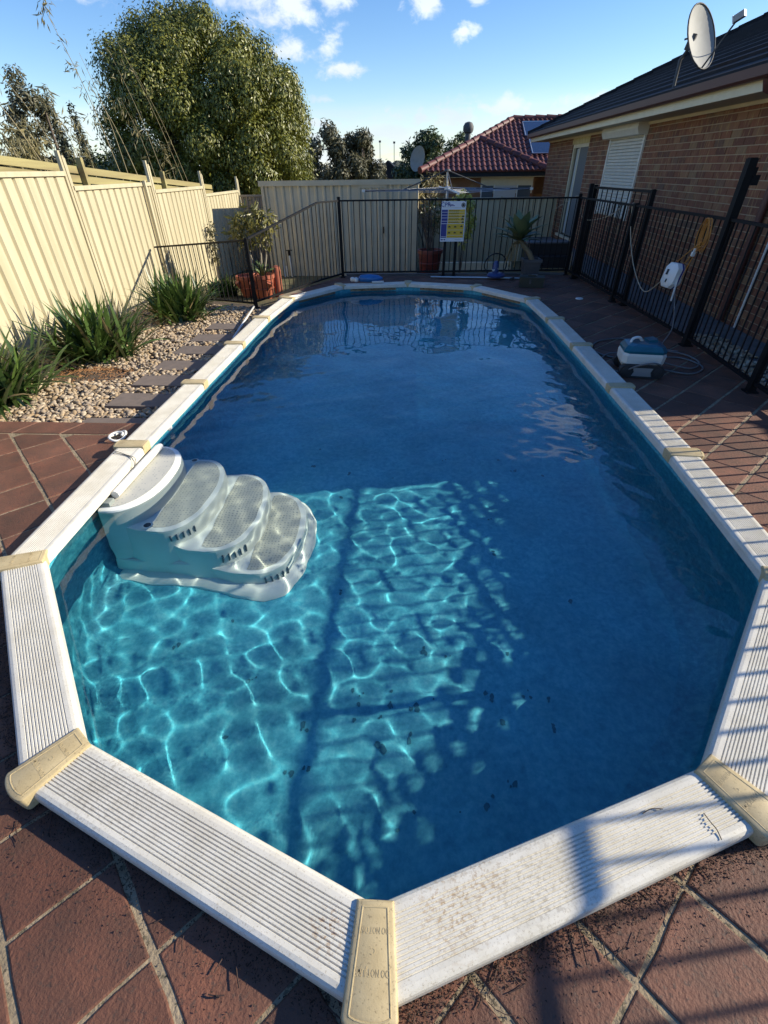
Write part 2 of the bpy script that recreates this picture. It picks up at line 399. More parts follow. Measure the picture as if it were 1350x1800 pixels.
for i in range(-14, 45):
    for j in range(-40, 40):
        u0 = -1.62+P1*i; v0 = 2.837+P2*j        # x+y=u, y-x=v
        right = (u0-v0)/2 > 1.2
        gu, gv_ = (.013, .026) if right else (.028, .014)
        q = []
        for uu, vv in ((u0+gu/2, v0+gv_/2), (u0+P1-gu/2, v0+gv_/2), (u0+P1-gu/2, v0+P2-gv_/2), (u0+gu/2, v0+P2-gv_/2)):
            q.append(((uu-vv)/2, (uu+vv)/2))
        cx = sum(p[0] for p in q)/4; cyy = sum(p[1] for p in q)/4
        if not (-4.2 < cx < 3.5 and -2.15 < cyy < 8.45): continue
        if in_pool(cx, cyy, -.16): continue
        # keep what the camera side of the garden sees
        if cyy < -2.0 or (cyy < .6 and cx < -3.0): continue
        if cyy < -1.0 and cx < -2.4: continue
        q = pool_clip(q, .085)
        q = half_clip(q, 1, 0, 3.40); q = half_clip(q, 0, 1, 8.26)
        if cx < -1.9 and cyy > -.5:
            if cyy < 3: q = half_clip(q, 0, 1, 1.492)
            elif cx < -1.95: continue
        if cyy > 5.4 and cx < -.9:                 # left far edge under the sloping fence
            q = half_clip(q, -1.73, .84, 8.28*.84+1.28*1.73-.03)
        if cx < -1.99 and cyy > 1.6: continue
        if len(q) >= 3: cands.append(q)
for q in cands: paver(q, random.uniform(-.0018, .0018))
x = -4.3
while x < -2.02:                                  # border row along the gravel bed
    w = .40; q = [(x, 1.508), (x+w-.012, 1.508), (x+w+.078, 1.71), (x+.09, 1.71)]
    paver(pool_clip(half_clip(q, 1, 0, -1.96), .085), random.uniform(-.001, .001)); x += w
def seen(t):                                      # distance from the camera, in-frame tiles first
    n_ = len(t[0]); d_ = Vector((sum(p[0] for p in t[0])/n_-.0623, sum(p[1] for p in t[0])/n_+1.7343, -1.6675)); z_ = d_.dot(Fv)
    inside = z_ > 0 and abs(d_.dot(R2)/z_) < .90 and abs(d_.dot(U2)/z_) < 1.18
    return (0 if inside else 1, d_.length)
tiles.sort(key=seen)
for rag, dz in tiles[:300]: MB().prism(rag, -.03, dz, bev=.0055).build('paver', m_paver, pave)
mb = MB()
for rag, dz in tiles[300:]: mb.prism(rag, -.03, dz, bev=.0055)
if mb.v: tag(mb.build('outer_pavers', m_paver, pave), kind='stuff')

# ------------------------------------------------------------------ pool
m_cope = mat('white resin coping', (.76, .715, .60), .42, (.66, .61, .49), 9, 8, bump=.0004, bscale=90, speck=(170, .585, (.34, .27, .17), .5), stain=[(.21, -1.34, .13, (.42, .27, .13)), (.31, -1.27, .07, (.40, .22, .08)), (-.12, -1.40, .07, (.42, .26, .12)), (.45, -1.28, .32, (.52, .47, .37)), (-.9, -1.05, .35, (.52, .47, .37))])
m_rust = None
m_cap = mat('tan resin cap', (.58, .46, .25), .5, (.48, .37, .19), 14, 6, bump=.0005, bscale=160, speck=(120, .60, (.20, .15, .08), .6), rnd=.06)
def liner_mat(cols=((.032, .285, .40), (.175, .595, .665), (.076, .435, .54)), name='blue mottled pool liner'):
    m = bpy.data.materials.new(name); m.use_nodes = True; t = m.node_tree; L = t.links; b = t.nodes['Principled BSDF']
    g = t.nodes.new('ShaderNodeNewGeometry')
    v = t.nodes.new('ShaderNodeTexVoronoi'); v.inputs['Scale'].default_value = 42; L.new(g.outputs['Position'], v.inputs['Vector'])
    n = t.nodes.new('ShaderNodeTexNoise'); n.inputs['Scale'].default_value = 26; n.inputs['Detail'].default_value = 5; n.inputs['Roughness'].default_value = .7; L.new(g.outputs['Position'], n.inputs['Vector'])
    r = t.nodes.new('ShaderNodeValToRGB'); r.color_ramp.elements[0].position = .28; r.color_ramp.elements[0].color = (*cols[0], 1)
    r.color_ramp.elements[1].position = .75; r.color_ramp.elements[1].color = (*cols[1], 1)
    e1 = r.color_ramp.elements.new(.5); e1.color = (*cols[2], 1)
    L.new(n.outputs[0], r.inputs[0])
    n2 = t.nodes.new('ShaderNodeTexNoise'); n2.inputs['Scale'].default_value = 2.2; n2.inputs['Detail'].default_value = 3; L.new(g.outputs['Position'], n2.inputs['Vector'])
    mr = t.nodes.new('ShaderNodeMapRange'); L.new(n2.outputs[0], mr.inputs[0]); mr.inputs[1].default_value = .3; mr.inputs[2].default_value = .7; mr.inputs[3].default_value = .85; mr.inputs[4].default_value = 1.15
    sc = t.nodes.new('ShaderNodeVectorMath'); sc.operation = 'SCALE'; L.new(r.outputs[0], sc.inputs[0]); L.new(mr.outputs[0], sc.inputs['Scale'])
    L.new(sc.outputs[0], b.inputs['Base Color']); b.inputs['Roughness'].default_value = .55
    return m
m_liner = liner_mat(); m_lwall = liner_mat(((.018, .20, .305), (.16, .57, .635), (.050, .355, .46)), 'blue mosaic liner wall')
pool = thing('swimming_pool', 'long above ground pool with blue liner and white ribbed coping', 'pool', (0, 3, 0))
# liner: wall, cove and floor
n = len(wall); rings = []
wv = [Vector(p) for p in wall]
def wring(off, z):
    out = []
    for i in range(n):
        e1 = (wv[(i+1)%n]-wv[i-1]).normalized(); out.append((wv[i].x+e1.y*off, wv[i].y-e1.x*off, z))
    return out
prof = [(0, .03), (0, -.3), (0, -.6), (.01, -.72), (.05, -.81), (.12, -.85), (.2, ZF)]
mb = MB(); b0 = 0
for off, z in prof: mb.v += wring(off, z)
for i in range(len(prof)-1):
    for k in range(n): mb.f.append((i*n+k, (i+1)*n+k, (i+1)*n+(k+1)%n, i*n+(k+1)%n))
lw = mb.build('liner_wall', m_lwall, pool, smooth=True); lw.cycles.is_caustics_receiver = True
fr = wring(.2, ZF); mb = MB(); mb.v = fr; mb.f = [tuple(reversed(range(n)))]
lf = mb.build('liner_floor', m_liner, pool); lf.cycles.is_caustics_receiver = True
# outside of the steel wall
mb = MB(); ow = wring(-.012, .03)+wring(-.012, -.34); mb.v = ow
for k in range(n):
    if ow[k][0] < -1.2: mb.f.append((k, (k+1)%n, n+(k+1)%n, n+k))
mb.build('outer_wall', mat('pool wall steel', (.62, .60, .54), .5), pool, smooth=True)
# coping planks with ribs
cs = [(.016, .010), (0, .014), (0, .052), (.004, .062), (.012, .068), (.022, .070)]
d = .036
while d < .160:
    cs += [(d, .070), (d+.0016, .0662), (d+.0036, .0662), (d+.0052, .070)]; d += .0102
cs += [(.176, .070), (.187, .067), (.194, .060), (.197, .050), (.197, .016), (.185, .010)]
for i in range(NV):
    a, b = IN[i], IN[(i+1)%NV]; ma, mbv = MIT[i][1], MIT[(i+1)%NV][1]
    e = (b-a).normalized()
    vs = []
    for p, mm, s in ((a, ma, 1), (b, mbv, -1)):
        for dd, z in cs:
            q = p+mm*dd+e*s*.004; vs.append((q.x, q.y, z))
    k = len(cs); fs = [(j, j+1, k+j+1, k+j) for j in range(k-1)]+[(k-1, 0, k, 2*k-1)]
    MB().add(vs, fs).build('coping_plank', m_cope, pool)
# caps over the joints
def text_mesh(s, size, ext):
    cu = bpy.data.curves.new('t', 'FONT'); cu.body = s; cu.size = size; cu.extrude = ext; cu.align_x = 'CENTER'; cu.align_y = 'CENTER'; cu.resolution_u = 2; cu.offset = .0002
    ob = bpy.data.objects.new('t', cu); me = bpy.data.meshes.new_from_object(ob); bpy.data.objects.remove(ob); bpy.data.curves.remove(cu); return me
def loft(poly_rings, mb):
    n_ = len(poly_rings[0]); b = len(mb.v)
    for rg in poly_rings: mb.v += rg
    for i in range(len(poly_rings)-1):
        for k in range(n_): mb.f.append((b+i*n_+k, b+i*n_+(k+1)%n_, b+(i+1)*n_+(k+1)%n_, b+(i+1)*n_+k))
    mb.f.append(tuple(b+k for k in reversed(range(n_)))); mb.f.append(tuple(b+(len(poly_rings)-1)*n_+k for k in range(n_)))
for i in range(NV):
    p = IN[i]; m, ms = MIT[i]; t = Vector((-m.y, m.x))           # t runs along the rim
    end = i in (6, 7, 8, 15, 16, 17)
    L_ = CW*ms.length
    wi, wo = (.050, .068) if end else (.052, .060)
    d0, d1 = -.007, L_+.004
    arc = [(d1+.026*math.cos(a), wo*math.sin(a)) for a in [R(x) for x in range(-90, 91, 18)]]
    pl = [(d0, -wi)]+[(dd-.0, s) for dd, s in arc]+[(d0, wi)]
    def W2(dd, s): q = p+m*dd+t*s; return (q.x, q.y)
    poly = [W2(*q) for q in pl]
    ar = sum(poly[k-1][0]*poly[k][1]-poly[k][0]*poly[k-1][1] for k in range(len(poly)))
    if ar < 0: poly = poly[::-1]
    zt = ZT+.011
    cap = MB(); loft([[(x_, y_, .012) for x_, y_ in inset_poly(poly, .004)], [(x_, y_, zt-.010) for x_, y_ in poly], [(x_, y_, zt-.003) for x_, y_ in inset_poly(poly, .003)], [(x_, y_, zt) for x_, y_ in inset_poly(poly, .009)]], cap)
    co = cap.build('joint_cap', m_cap, pool, smooth=True, angle=32)
    if i in (0, 1, 13, 14, 15, 16, 17, 2):
        o1 = inset_poly(poly, .017); o2 = inset_poly(poly, .0195); bd = MB(); nn = len(o1)
        bd.v = [(x_, y_, zt+.0012) for x_, y_ in o1]+[(x_, y_, zt+.0012) for x_, y_ in o2]+[(x_, y_, zt-.001) for x_, y_ in inset_poly(poly, .0155)]+[(x_, y_, zt-.001) for x_, y_ in inset_poly(poly, .021)]
        for k in range(nn):
            k2 = (k+1)%nn; bd.f += [(k, k2, nn+k2, nn+k), (2*nn+k, 2*nn+k2, k2, k), (nn+k, nn+k2, 3*nn+k2, 3*nn+k)]
        bd.build('raised_border', m_cap, co)
    if i in (15, 16, 17, 0, 14):
        for s, dd, sz in (('DO NOT DIVE', .058, .0155), ('C', .098, .020), ('DO NOT JUMP', .138, .0165)):
            tm = text_mesh(s, sz, .0006); tm.materials.append(m_cap)
            q = p+m*dd
            ang = math.atan2(m.y, m.x)-R(90)               # reads from inside the pool
            o = put('raised_lettering', tm, co, loc=(q.x, q.y, zt), rot=(0, 0, ang))
            if s != 'C': o.scale = (.80, 1.25, 1)
# return fitting on the left wall
jet = MB(); jet.lathe([(.030, 0), (.030, .012), (.020, .022), (.012, .030), (.004, .030)], (-1.895, 1.66, -.012), 14, Matrix.Rotation(R(90), 4, 'Y').to_3x3())
jet.build('return_fitting', m_white, pool, smooth=True, angle=40)

# ------------------------------------------------------------------ water (real waves: refraction and caustics come from the surface)
def water():
    wx = np.concatenate([np.arange(-1.98, 1.981, .0165), np.arange(2.0, 3.36, .02)]); wy = np.arange(-1.46, 7.261, .0165)
    X, Y = np.meshgrid(wx, wy); Z = np.full_like(X, ZW)
    rs = np.random.default_rng(5)
    for lam, sl_, cnt in ((1.3, .006, 5), (.62, .010, 7), (.36, .0115, 9), (.21, .0155, 11), (.125, .0165, 14)):
        for _ in range(cnt):
            a = rs.normal(R(75), 1.25); k = 2*math.pi/(lam*rs.uniform(.8, 1.25)); ph = rs.uniform(0, 6.28)
            amp = sl_/k/math.sqrt(cnt)*1.4
            if lam < .5: amp = amp*(.9+.22*np.sin(X*rs.uniform(.8, 2.4)+rs.uniform(0, 6))*np.sin(Y*rs.uniform(.7, 2.0)+rs.uniform(0, 6)))*np.clip(1.35-.22*Y, .38, 1.0)**(1.0 if lam > .3 else 1.5)
            wob = .5*np.sin(X*1.7+ph)+.5*np.sin(Y*1.3+2*ph)
            Z += amp*np.sin(k*(X*math.cos(a)+Y*math.sin(a))+ph+.9*wob)
    H, Wd = X.shape
    v = np.stack([X.ravel(), Y.ravel(), Z.ravel()], 1)
    # cells inside the pool wall
    wp = np.array(wall)
    inside = np.zeros(X.shape, bool)
    j = len(wp)-1
    for i in range(len(wp)):
        xi, yi = wp[i]; xj, yj = wp[j]
        c = ((yi > Y) != (yj > Y)) & (X < (xj-xi)*(Y-yi)/(yj-yi+1e-12)+xi); inside ^= c; j = i
    g = inside.copy()
    g[1:] |= inside[:-1]; g[:-1] |= inside[1:]; g[:, 1:] |= inside[:, :-1]; g[:, :-1] |= inside[:, 1:]
    g |= (X > 1.2) & (Y > -1.2) & (Y < 3.0)          # unseen extension added under the paving so the sun's caustics reach the floor
    cell = g[:-1, :-1] & g[1:, :-1] & g[:-1, 1:] & g[1:, 1:]
    idx = np.arange(H*Wd).reshape(H, Wd)
    q = np.stack([idx[:-1, :-1], idx[:-1, 1:], idx[1:, 1:], idx[1:, :-1]], -1)[cell]
    out = []; left = v[q[:, 0], 0] < -1.40            # two sheets meeting edge to edge
    for qq in (q[~left], q[left]):
        used = np.unique(qq); remap = np.full(H*Wd, -1); remap[used] = np.arange(len(used)); out.append((v[used], remap[qq]))
    return out
m_water = bpy.data.materials.new('pool water'); m_water.use_nodes = True
b = m_water.node_tree.nodes['Principled BSDF']; b.inputs['Base Color'].default_value = (.86, 1.0, 1.0, 1); b.inputs['Roughness'].default_value = 0.0
b.inputs['Transmission Weight'].default_value = 1.0; b.inputs['IOR'].default_value = 1.333
wo_ = None
for v, q in water():
    wo_ = put('pool_water' if wo_ is None else 'water_margin', npmesh('pool_water', v, q, m_water, True), wo_); wo_.cycles.is_caustics_caster = True
    if wo_.parent is None: tag(wo_, kind='structure')

# ------------------------------------------------------------------ white drop-in steps
def pad_mat():
    m = bpy.data.materials.new('perforated grey tread'); m.use_nodes = True; t = m.node_tree; L = t.links; b = t.nodes['Principled BSDF']
    g = t.nodes.new('ShaderNodeNewGeometry'); v = t.nodes.new('ShaderNodeTexVoronoi'); v.inputs['Scale'].default_value = 44; v.inputs['Randomness'].default_value = .25; L.new(g.outputs['Position'], v.inputs['Vector'])
    r = t.nodes.new('ShaderNodeMapRange'); L.new(v.outputs['Distance'], r.inputs[0]); r.inputs[1].default_value = .22; r.inputs[2].default_value = .30
    n = t.nodes.new('ShaderNodeTexNoise'); n.inputs['Scale'].default_value = 9; n.inputs['Detail'].default_value = 6; L.new(g.outputs['Position'], n.inputs['Vector'])
    x0 = t.nodes.new('ShaderNodeMix'); x0.data_type = 'RGBA'; L.new(n.outputs[0], x0.inputs['Factor']); x0.inputs['A'].default_value = (.66, .62, .50, 1); x0.inputs['B'].default_value = (.46, .46, .40, 1)
    x = t.nodes.new('ShaderNodeMix'); x.data_type = 'RGBA'; L.new(r.outputs[0], x.inputs['Factor']); x.inputs['A'].default_value = (.32, .33, .30, 1); L.new(x0.outputs['Result'], x.inputs['B'])
    L.new(x.outputs['Result'], b.inputs['Base Color']); b.inputs['Roughness'].default_value = .7
    return m
m_pad = pad_mat(); m_slot = mat('slot shadow', (.16, .20, .20), .8)
m_step = mat('white step plastic', (.84, .85, .80), .45, (.76, .78, .72), 4, 5)
steps = thing('pool_steps', 'white plastic drop-in pool steps with four grey perforated treads', 'pool steps', (-1.4, .98, ZF))
XW = -1.865; YC = .975
def dshape(xf, h, dep=.29, grow=0.0):
    xs_ = xf-dep; hh = h+grow; xf2 = xf+grow
    k0 = 1.0 if xf < -1.5 else .80
    pts = [(XW, YC-hh*k0)]
    if k0 < 1: pts.append((xs_-.30, YC-hh*.86)); pts.append((xs_-.10, YC-hh*.98))
    for a in range(-90, 91, 10):
        s = math.sin(R(a)); c = math.cos(R(a))
        pts.append((xs_+(xf2-xs_)*abs(c)**.8, YC+hh*math.copysign(abs(s)**.9, s)))
    if k0 < 1: pts.append((xs_-.10, YC+hh*.98)); pts.append((xs_-.30, YC+hh*.86))
    pts.append((XW, YC+hh*k0)); return pts
sd = [(-1.575, .425, -.030, .96), (-1.275, .445, -.27, .955), (-.955, .445, -.48, .92), (-.675, .435, -.68, .845)]
for xf, h, zt, YC in sd:
    rings = []; dep = .27
    for z, gr in ((ZF+.012, .045), (zt-.20, .012), (zt-.03, .004), (zt-.008, 0.0), (zt, -.012)):
        if z < ZF+.01: z = ZF+.012
        rings.append([(x_, y_, z) for x_, y_ in dshape(xf, h, dep, gr)])
    mb = MB(); loft(rings, mb); st = mb.build('step', m_step, steps, smooth=True, angle=35); st.cycles.is_caustics_receiver = True
    pp = inset_poly(dshape(xf, h, dep, 0), .035)
    if xf > -1.5:
        pp = [(max(x_, xf-.30), y_) for x_, y_ in pp]
    else: pp = [(max(x_, XW+.03), y_) for x_, y_ in pp]
    mb = MB(); mb.add([(x_, y_, zt+.004) for x_, y_ in pp], [tuple(range(len(pp)))]); pd = mb.build('tread_pad', m_pad, st); pd.cycles.is_caustics_receiver = True
# flange on the floor
YC = .815; fl = dshape(-.62, .495, .30, .02); 
mb = MB(); loft([[(x_, y_, ZF+.004) for x_, y_ in fl], [(x_, y_, ZF+.02) for x_, y_ in inset_poly(fl, .006)], [(x_, y_, ZF+.05) for x_, y_ in inset_poly(fl, .05)]], mb)
f_ = mb.build('base_flange', m_step, steps, smooth=True, angle=40); f_.cycles.is_caustics_receiver = True
# vent slots and drain holes
for (xf, zc, hh, YC) in ((-1.275, -.375, .445, .955), (-.955, -.585, .445, .92), (-.675, -.775, .435, .845)):
    for k in range(5):
        a = -74+k*7.5; sn = math.sin(R(a)); c_ = math.cos(R(a)); gr = .014; xs_ = xf-.27
        q = Vector((xs_+(xf+gr-xs_)*abs(c_)**.8, YC-(hh+gr)*abs(sn)**.9, zc)); nrm_ = Vector((c_, sn, 0)).normalized()
        MB().bar(q-nrm_*.010+Vector((0, 0, -.034)), q-nrm_*.010+Vector((0, 0, .034)), .010, .03, up=tuple(nrm_)).build('vent_slot', m_slot, steps)
for (x_, y_, z_) in ((-1.60, .56, -.266), (-1.60, 1.37, -.266)):
    MB().lathe([(.034, 0), (.034, .004), (.026, .006), (.02, .006)], (x_, y_, z_), 14).build('drain_ring', m_step, steps, smooth=True, angle=40)
    MB().lathe([(.022, .0), (.022, .0075)], (x_, y_, z_), 14).build('drain_hole', m_dark, steps)
# white mounting tube between coping and top tread
mb = MB(); mb.tube([(-1.806, .66, .004), (-1.806, 1.0, .006), (-1.804, 1.28, .006), (-1.802, 1.325, .0)], [.026, .026, .026, .020], 14)
mb.build('mounting_tube', m_white, steps, smooth=True, angle=50)
MB().box(-1.85, -1.80, .57, .63, -.04, .0).build('mounting_block', mat('grey block', (.25, .28, .26), .6), steps)
# thin cord round the coping
tag(MB().tube(catmull([(-2.03, 1.10, .03), (-2.01, 1.10, .073), (-1.90, 1.05, .074), (-1.835, 1.02, .073), (-1.815, .99, .05), (-1.815, .93, .02)], 5), .0022, 6).tube(catmull([(-2.03, 1.075, .03), (-2.01, 1.075, .073), (-1.90, 1.045, .0745), (-1.835, 1.0, .073), (-1.812, .965, .05), (-1.812, .91, .02)], 5), .0022, 6).build('tie_cord', m_greypot, smooth=True),
    'thin grey cord looped over the white coping above the pool steps', 'cord')
# white hose ring lying behind the coping
ring = MB(); ring.tube([(-2.19+.055*math.cos(a), 1.44+.075*math.sin(a), .018+.01*math.sin(2*a)) for a in [R(x) for x in range(0, 361, 15)]], .010, 8)
ring.tube([(-2.19+.045*math.cos(a), 1.42+.06*math.sin(a), .034) for a in [R(x) for x in range(0, 241, 15)]], .008, 8)
tag(ring.build('hose_loop', m_white, smooth=True), 'small white plastic hose loop lying on red pavers beside the coping', 'hose')
# leaf litter stains on the pool floor
deb = MB(); rr = random.Random(3)
for k in range(46):
    while True:
        x_, y_ = rr.uniform(-1.5, 1.4), rr.uniform(-1.1, 2.2)
        if k < 22: x_, y_ = rr.uniform(-.6, .9), rr.uniform(-1.15, -.2)
        if in_pool(x_, y_, -.25) and not (x_ < -.5 and .3 < y_ < 1.6): break
    for c in range(rr.randint(1, 3)):
        cx, cy_ = x_+rr.uniform(-.02, .02), y_+rr.uniform(-.03, .03); rad = rr.uniform(.004, .017)
        pts = [(cx+rad*rr.uniform(.6, 1.2)*math.cos(a), cy_+rad*rr.uniform(.7, 1.6)*math.sin(a), ZF+.004+.0006*c) for a in [R(x) for x in range(0, 360, 45)]]
        deb.add(pts, [tuple(range(8))])
dob = tag(deb.build('sunken_leaf_debris', mat('rotted leaf', (.03, .17, .23), .9)), 'dark specks of rotted leaf on the blue pool floor', 'debris', kind='stuff'); dob.cycles.is_caustics_receiver = True

# ------------------------------------------------------------------ black pool fences
BAL = MB().tube([(0, 0, 0), (0, 0, 1)], .008, 6).mesh('baluster', m_black, True, 60)
def post_mesh(w, h):
    mb = MB(); mb.box(-w/2, w/2, -w/2, w/2, 0, h); mb.box(-w/2-.004, w/2+.004, -w/2-.004, w/2+.004, h, h+.006); mb.box(-w/2+.006, w/2-.006, -w/2+.006, w/2-.006, h+.006, h+.012)
    mb.box(-w/2-.02, w/2+.02, -w/2-.02, w/2+.02, -.01, .012); return mb
def fence_run(name, label, pts, tops, posts, spacing=.104, gap=.085):
    """pts: base polyline (x,y,z); tops: z of the top rail at each point; posts: (x,y,z,h,w)"""
    f = thing(name, label, 'pool fence', pts[0], 'black tubular pool fencing round the pool')
    P = [Vector(p) for p in pts]; tb = MB(); bb = MB()
    for i in range(len(P)-1):
        a, b = P[i], P[i+1]
        tb.bar((a.x, a.y, tops[i]-.012), (b.x, b.y, tops[i+1]-.012), .038, .025); bb.bar((a.x, a.y, a.z+gap), (b.x, b.y, b.z+gap), .038, .025)
    tb.build('top_rail', m_black, f); bb.build('bottom_rail', m_black, f)
    for i in range(len(P)-1):
        a, b = P[i], P[i+1]; L_ = (b-a).length; k = int(L_/spacing)
        for j in range(k+1):
            t = (j+.5)/(k+1); q = a.lerp(b, t); zt = tops[i]+(tops[i+1]-tops[i])*t
            if any((Vector((q.x, q.y))-Vector(pp[:2])).length < .045 for pp in posts): continue
            put('baluster', BAL, f, loc=(q.x, q.y, q.z+gap), scale=(1, 1, zt-.012-q.z-gap))
    for (x_, y_, z_, h_, w_) in posts: post_mesh(w_, h_).build('post', m_black, f, loc=(x_, y_, z_))
    return f
fence_run('pool_fence', 'long black pool fence crossing the far end behind the pool', [(-1.25, 8.12, 0), (2.98, 8.30, 0)], [1.235, 1.235], [(-1.25, 8.12, 0, 1.27, .05), (.66, 8.21, 0, 1.2, .05), (.86, 8.22, 0, 1.2, .05), (2.98, 8.30, 0, 1.27, .05)])
fence_run('pool_fence', 'black pool fence whose top rail slopes down beside the far left corner', [(-1.27, 8.08, -.02), (-1.55, 7.63, -.03), (-2.41, 6.24, -.11)], [1.235, 1.235, .86], [(-2.43, 6.2, -.12, .97, .05)])
fence_run('pool_fence', 'low black pool fence joining the cream fence above the gravel', [(-2.45, 6.2, -.13), (-4.36, 7.25, -.22)], [.84, .64], [])
fence_run('pool_fence', 'black pool fence along the house side, running towards the camera', [(2.99, 8.27, 0), (3.10, 6.05, 0), (3.20, 3.88, 0), (3.14, 2.5, 0), (3.10, .2, 0), (3.06, -2.4, 0)], [1.235]*6,
          [(3.02, 7.92, 0, 1.42, .06), (3.10, 6.05, 0, 1.24, .06), (3.20, 3.88, 0, 1.70, .075), (3.14, 2.5, 0, 1.3, .06), (3.10, .2, 0, 1.25, .05)], spacing=.108)
g = thing('pool_gate', 'taller black gate frame standing behind the house-side pool fence', 'gate', (3.12, 8, 0))
gb = MB(); gb.bar((3.12, 7.98, 1.375), (3.19, 5.86, 1.385), .035, .03); gb.build('top_rail', m_black, g)
for k in range(10):
    t = (k+.5)/10; put('baluster', BAL, g, loc=(3.12+.07*t, 7.98-2.12*t, .1), scale=(1, 1, 1.27))
MB().bar((3.12, 7.98, .10), (3.19, 5.86, .10), .035, .03).build('bottom_rail', m_black, g)
for x_, y_ in ((3.12, 8.02), (3.19, 5.84)): post_mesh(.055, 1.40).build('post', m_black, g, loc=(x_, y_, 0))
MB().box(3.235, 3.30, 3.83, 3.91, 1.50, 1.58).build('gate_latch', m_black, g); MB().box(3.24, 3.27, 3.855, 3.885, 1.58, 1.64).build('latch_knob', m_black, g)

# ------------------------------------------------------------------ cream steel fence on the left
def rib_sheet(p0, p1, z0, z1, nrm, pitch=.19, depth=.026, rw=.055, sl_=.018):
    """trapezoid-ribbed sheet from p0 to p1 (plan); ribs stand towards nrm"""
    p0 = Vector(p0); p1 = Vector(p1); e = (p1-p0); L_ = e.length; e.normalize(); nv = Vector(nrm); prof = [(0, 0)]; s = pitch*.5
    while s+rw < L_:
        prof += [(s-sl_, 0), (s, depth), (s+rw*.4, depth), (s+rw*.4+sl_, 0)]; s += pitch
    prof.append((L_, 0)); mb = MB()
    for z in (z0, z1):
        for a, d_ in prof: q = p0+e*a+nv*d_; mb.v.append((q.x, q.y, z))
    k = len(prof); mb.f = [(i, i+1, k+i+1, k+i) for i in range(k-1)]
    return mb
XF = -4.44
lf_ = thing('cream_fence', 'tall cream ribbed steel fence stepping down along the left side', 'fence', (XF, 6, -.2))
fy = [.55, 3.05, 5.52, 7.86, 10.22, 12.64]; tops = [1.74, 1.70, 1.535, 1.42, 1.28]
tops = [1.74, 1.69, 1.53, 1.42, 1.275]
for i in range(5):
    zt = tops[i]; zb = zt-1.80
    rib_sheet((XF, fy[i]+.03), (XF, fy[i+1]-.03), zb, zt-.02, (-1, 0), pitch=.19, depth=.03).build('fence_panel', m_cream, lf_)
    MB().bar((XF, fy[i]+.02, zt-.022), (XF, fy[i+1]-.02, zt-.022), .052, .05).build('fence_rail', m_cream, lf_); MB().bar((XF, fy[i]+.02, zb+.03), (XF, fy[i+1]-.02, zb+.03), .05, .05).build('fence_rail', m_cream, lf_)
for i in range(1, 6):
    zt = tops[i-1]+.20; zt = [0, 1.87, 1.905, 1.83, 1.68, 1.56][i]
    pm = MB(); pm.box(XF-.022, XF+.022, fy[i]-.05, fy[i]-.008, -.6, zt); pm.box(XF-.03, XF+.03, fy[i]-.004, fy[i]+.034, -.6, zt-.05); pm.box(XF-.012, XF+.026, fy[i]+.034, fy[i]+.06, -.6, zt-.075)
    pm.build('fence_post', m_cream, lf_)
MB().box(XF+.035, XF+.075, 7.50, 7.545, -.4, 1.56).build('fence_post', m_cream, lf_)
rf = thing('return_fence', 'steel fence toned taupe for shade, turning the far left corner beside the shed', 'fence', (-3.9, 12.64, -.5))
rib_sheet((-4.40, 12.66), (-2.9, 12.66), -.6, 1.14, (0, -1), .10, .02, .05).build('fence_panel', m_shade_fence, rf)
MB().bar((-4.40, 12.64, 1.15), (-2.9, 12.64, 1.15), .05, .04).build('fence_rail', m_shade_fence, rf)

# timber sleeper wall behind it, with boards
tw = thing('timber_wall', 'pale timber sleeper wall rising behind the cream fence', 'retaining wall', (-5.5, 9, 1))
for k in range(7):
    for a, b_ in ((3.6, 7.7), (7.73, 10.6), (10.63, 13.7)):
        za, zb = 1.88-(a-5.9)*.0655-.128*k, 1.88-(b_-5.9)*.0655-.128*k
        MB().bar((-5.5+random.uniform(-.012, .012), a, za-.055), (-5.5+random.uniform(-.012, .012), b_, zb-.055+random.uniform(-.006, .006)), .05, .100).build('sleeper', m_timber, tw)
for y_ in (4.9, 7.62, 10.62): MB().bar((-5.43, y_, .2), (-5.43, y_, 1.99-(y_-5.9)*.0655), .07, .09).build('timber_post', m_timber, tw)

# unseen fence added beyond the end of the house to cast its shade
bf = thing('shadow_fence', 'unseen cream steel fence added as a shadow caster beyond the brick house', 'fence', (6.62, 0, 0))
for a, b_ in ((-7, -4.65), (-4.6, -2.25), (-2.2, .15), (.2, 2.5)):
    rib_sheet((6.62, a), (6.62, b_), -.02, 1.78, (1, 0)).build('fence_panel', m_cream, bf)
    MB().box(6.60, 6.64, b_, b_+.05, -.02, 1.8).build('fence_post', m_cream, bf)

# ------------------------------------------------------------------ garden shed
sh = thing('garden_shed', 'beige ribbed steel garden shed with a narrow door behind the pool fence', 'shed', (-1.6, 11.8, -.45))
SX0, SX1, SY = -3.32, .16, 10.8
def shed_wall(x0, x1, z0, z1, name, y=SY): return rib_sheet((x0, y), (x1, y), z0, z1, (0, -1), pitch=.185, depth=.022, rw=.075, sl_=.03).build(name, m_shed, sh)
shed_wall(SX0, -1.16, -.42, 1.42, 'wall_sheet'); shed_wall(-.53, SX1, -.42, 1.42, 'wall_sheet')
rib_sheet((SX0, SY+2.2), (SX0, SY), -.42, 1.42, (-1, 0), .185, .022, .075, .03).build('wall_sheet', m_shed, sh)
rib_sheet((SX1, SY), (SX1, SY+2.2), -.42, 1.42, (1, 0), .185, .022, .075, .03).build('wall_sheet', m_shed, sh)
dr = rib_sheet((-1.12, SY-.012), (-.57, SY-.012), -.38, 1.33, (0, -1), .16, .018, .06, .025).build('shed_door', m_shed, sh)
